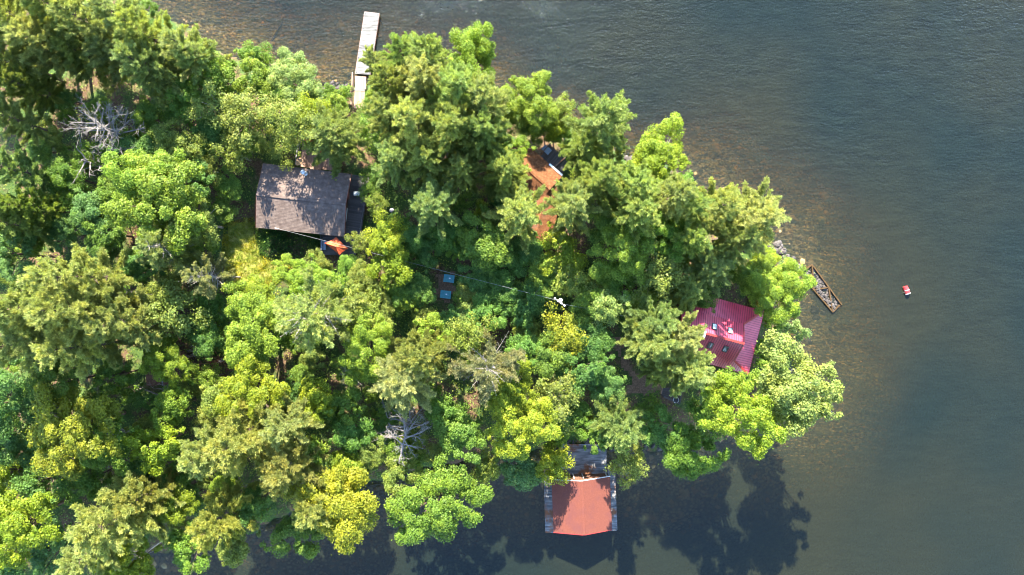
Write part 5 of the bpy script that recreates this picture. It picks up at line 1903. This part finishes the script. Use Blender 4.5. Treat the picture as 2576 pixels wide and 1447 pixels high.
# ------------------------------------------------------------------ dead trees
def dead_tree(label, base, top, nb, reach, mat='dead_wood', seed=1, f0=.35, up=.25, name='dead_tree', twigs=5, cat='dead tree', thick=.2, sub=True):
    g = np.random.default_rng(seed)
    base, top = np.array(base), np.array(top)
    t = thing(name, label, cat, tuple(base), 'grey dead trees of the woods')
    ax = top - base
    L = np.linalg.norm(ax)
    MB().tube([tuple(base), tuple(base + ax * .5 + g.normal(size=3) * .08), tuple(top)], [thick, thick * .7, thick * .25], 7).build('trunk', M[mat], t)
    u = unit(ax)
    e1 = unit(np.cross(u, [0.3, 1, 0.2]))
    e2 = np.cross(u, e1)
    for i in range(nb):
        f = f0 + (1 - f0) * (i + g.random()) / nb
        a = i * 2.4 + g.uniform(-.4, .4)
        ln = reach * (1.1 - .55 * (f - f0) / (1 - f0)) * g.uniform(.6, 1.1)
        d = unit(e1 * math.cos(a) + e2 * math.sin(a) + u * up * g.uniform(.2, 1.6))
        p0 = base + ax * f
        k1 = g.normal(size=3) * ln * .07
        pts = [p0, p0 + d * ln * .4 + k1, p0 + d * ln * .75 + k1 * 2.2 + u * ln * .06, p0 + d * ln + k1 * .4 + g.normal(size=3) * ln * .08]
        r0 = .042 + .019 * ln
        mb = MB().tube([tuple(p) for p in pts], [r0, r0 * .65, r0 * .4, .012], 5)
        for k in range(twigs):
            s = g.uniform(.3, .95)
            q = pts[0] + (pts[3] - pts[0]) * s + k1 * math.sin(s * 3) + u * ln * .1 * s * s
            dd = unit(d + g.normal(size=3) * .65)
            l2 = ln * g.uniform(.18, .42)
            m2 = q + dd * l2 * .5 + g.normal(size=3) * .06
            e = q + dd * l2 + u * .05
            mb.tube([tuple(q), tuple(m2), tuple(e)], [.022, .016, .008], 4, False)
            if sub:
                for z in range(3):
                    w0 = m2 + (e - m2) * g.random()
                    mb.tube([tuple(w0), tuple(w0 + unit(dd + g.normal(size=3) * .7) * l2 * .45)], [.015, .008], 3, False)
        mb.build('branch', M[mat], t)
    return t


dead_tree('large silver-grey dead tree with a dense fan of bare twigs', on_ground(366, 363), W(238, 310, 11.0), 30, 4.5, seed=3, f0=.45, up=.5, twigs=9)
dead_tree('grey bare snag with a few long crooked branches beside the large silver-grey one', on_ground(308, 432), W(205, 402, 8.5), 13, 4.2, seed=5, f0=.35, up=.6, twigs=4, sub=False, thick=.26)
dead_tree('standing dead pine with pinkish-grey drooping whorls near the cove', on_ground(1040, 1026), W(1012, 1124, 10.5), 28, 4.1, seed=8, f0=.3, up=-.05, twigs=9, mat='dead_wood')
dead_tree('tangle of broken dead wood lying over the shed corner', on_ground(402, 1000), W(425, 965, 4.2), 11, 3.6, seed=13, f0=.1, up=.4, twigs=3, sub=False)
dead_tree('small reddish-brown dead spruce next to the lime round-headed maple', on_ground(560, 900), W(525, 915, 3.8), 22, 1.9, seed=17, f0=.15, up=.3, twigs=8, mat='red_twig', thick=.12)
dead_tree('thin bare branching tree arching beside the dirt patch', on_ground(600, 880), W(590, 880, 6.5), 5, 3.0, seed=19, f0=.5, up=.7, twigs=4, sub=False, thick=.12)
dead_tree('small grey bundle of dead twigs at the head of the gully', on_ground(905, 925), W(875, 945, 6.5), 12, 1.9, seed=23, f0=.5, up=.4, twigs=6, thick=.12)
dead_tree('forked bare treetop poking out of the giant pine cluster', on_ground(365, 735), W(318, 735, 11.0), 7, 1.9, seed=29, f0=.75, up=.7, twigs=4, sub=False, thick=.16)
dead_tree('pale dead twig spray in the shade under the yellow maple', on_ground(330, 1110), W(268, 1160, 7.0), 7, 1.9, seed=31, f0=.6, up=.7, twigs=6, thick=.1)
dead_tree('pale dead twig spray near the corner maple at the side edge', on_ground(190, 1150), W(95, 1205, 7.5), 7, 2.1, seed=37, f0=.6, up=.7, twigs=6, thick=.1)
dead_tree('bare twiggy treetop in the deep shade beside the shed', on_ground(510, 880), W(492, 880, 6.0), 7, 1.7, seed=41, f0=.5, up=.7, twigs=4, sub=False, thick=.1)


def log(label, a, b, r, mat='dead_wood', name='fallen_log', cat='log'):
    o = MB().tube([a, lerp(Vector(a), Vector(b), .5) + Vector((0, 0, .05)), b], [r, r * .85, r * .6], 8).build(name, M[mat])
    return tag(o, label, cat, 'fallen and sunken logs')


def gl(px, py, r):
    p = on_ground(px, py)
    return p + Vector((0, 0, r * .8))


log('short grey log lying at the foot of the lakeside woods', gl(408, 238, .16) + Vector((0, 0, .5)), gl(441, 256, .16) + Vector((0, 0, .5)), .17)
log('grey log on the forest floor lit beside the brown shed', gl(330, 990, .15), gl(362, 975, .15), .16)
log('dark sunken log lying off the pine stand under the rippled water', gl(683, 105, .1), gl(714, 52, .1), .14, 'bark', 'sunken_log')
log('sunken log under the amber shallows below the crib', gl(2085, 825, .1), gl(2105, 845, .1), .14, 'timber', 'sunken_log')
tilt = thing('leaning_trunk', 'dark tilted pine trunk reaching in from the side edge', 'tree trunk', tuple(on_ground(128, 240)), 'fallen and sunken logs')
MB().tube([tuple(on_ground(128, 240)), tuple(W(60, 220, 5)), tuple(W(-30, 196, 11))], [.26, .2, .12], 9).build('trunk', M['bark'], tilt)

# ------------------------------------------------------------------ shore rocks
random.seed(99)
rg = 'boulders along the shoreline'
for k in range(26):
    x, y = random.uniform(1855, 1965), random.uniform(604, 636)
    p = on_ground(x, y)
    rock(p + Vector((0, 0, .1)), random.uniform(.18, .5), 'pale boulder in the band of sunlit stones behind the outermost pine', rg)
for k in range(12):
    p = on_ground(1905 + k * 5 + random.uniform(-3, 3), 652 + random.uniform(-5, 5))
    rock(p + Vector((0, 0, .08)), random.uniform(.15, .28), 'small pale stone in the row edging the vivid green bush', 'stones edging the vivid bush')
p = on_ground(2006, 676)
rock(Vector((p.x, p.y, .05)), .55, 'rounded boulder standing in the water between the shore and crib', rg)
for k in range(22):
    x = random.uniform(1960, 2000)
    p = on_ground(x, 622 + (x - 1960) * 1.0 + random.uniform(-10, 14))
    rock(p + Vector((0, 0, .08)), random.uniform(.15, .42), 'brownish boulder on the bank facing the crib', 'boulders on the bank facing the crib')
for k in range(34):
    p = on_ground(random.uniform(795, 888), random.uniform(205, 228))
    rock(p + Vector((0, 0, .04)), random.uniform(.12, .34), 'pale rubble stone on the little beach beside the dock ramp', 'stones of the beach by the ramp')
for k in range(30):
    x = random.uniform(1535, 1690)
    p = on_ground(x, 1127 + random.uniform(-7, 6))
    rock(p + Vector((0, 0, .06)), random.uniform(.15, .45), 'shaded grey boulder on the bank beside the boathouse dock', 'boulders of the shaded bank')
for k in range(14):
    p = on_ground(random.uniform(1405, 1500), 1112 + random.uniform(-6, 4))
    rock(p + Vector((0, 0, .05)), random.uniform(.12, .3), 'stone at the landward edge of the boathouse dock', 'stones at the dock edge')
for (x, y, r) in ((2048, 779, .75), (2070, 785, .7), (2050, 800, .5), (2035, 860, .5)):
    p = on_ground(x, y)
    rock(p + Vector((0, 0, -.12)), r, 'large tawny boulder under the clear water inshore of the crib', 'sunken boulders by the crib')
for (x, y) in ((1585, 405), (1575, 398), (1580, 412), (1590, 400), (1742, 446), (1748, 452), (1738, 440)):
    p = on_ground(x, y)
    rock(p + Vector((0, 0, .08)), random.uniform(.25, .5), 'reddish boulder at the foot of the lime maple', 'boulders by the lime maple')

# stones on the lake bed, beyond counting
bg = np.random.default_rng(4)
n = 90000
bx = bg.uniform(-50, 60, n)
by = bg.uniform(-38, 40, n)
bd_ = shore_dist(bx, by)
keep = (bd_ < -.8) & (bd_ > -13) & (bg.random(n) < np.exp(np.minimum(bd_, 0) / 6.0))
bx, by = bx[keep][:9000], by[keep][:9000]
bz = ground_h(bx, by)
V, Fc = [], []
oct_v = np.array([[1, 0, 0], [.3, .95, .05], [-.8, .6, 0], [-.8, -.6, .05], [.3, -.95, 0], [0, 0, .6]])
oct_f = np.array([[0, 1, 5], [1, 2, 5], [2, 3, 5], [3, 4, 5], [4, 0, 5]])
k = len(bx)
rad = np.exp(bg.normal(-1.75, .5, k))
an = bg.uniform(0, 6.28, k)
ca, sa = np.cos(an), np.sin(an)
loc = oct_v[None] * (1 + .3 * bg.normal(size=(k, 6, 1))) * rad[:, None, None]
xr = loc[..., 0] * ca[:, None] - loc[..., 1] * sa[:, None]
yr = loc[..., 0] * sa[:, None] + loc[..., 1] * ca[:, None]
V = np.stack([xr + bx[:, None], yr + by[:, None], loc[..., 2] + bz[:, None]], -1).reshape(-1, 3)
Fc = (oct_f[None] + (np.arange(k) * 6)[:, None, None]).reshape(-1, 3)
M['bed_stones'] = foliage_mat('lakebed_stones', 0.0, .55, (1.2, .95, .7))
bo = mesh_obj('lakebed_stones', V, Fc, M['bed_stones'])
bo.color = (.21, .155, .068, 1)
tag(bo, kind='stuff')
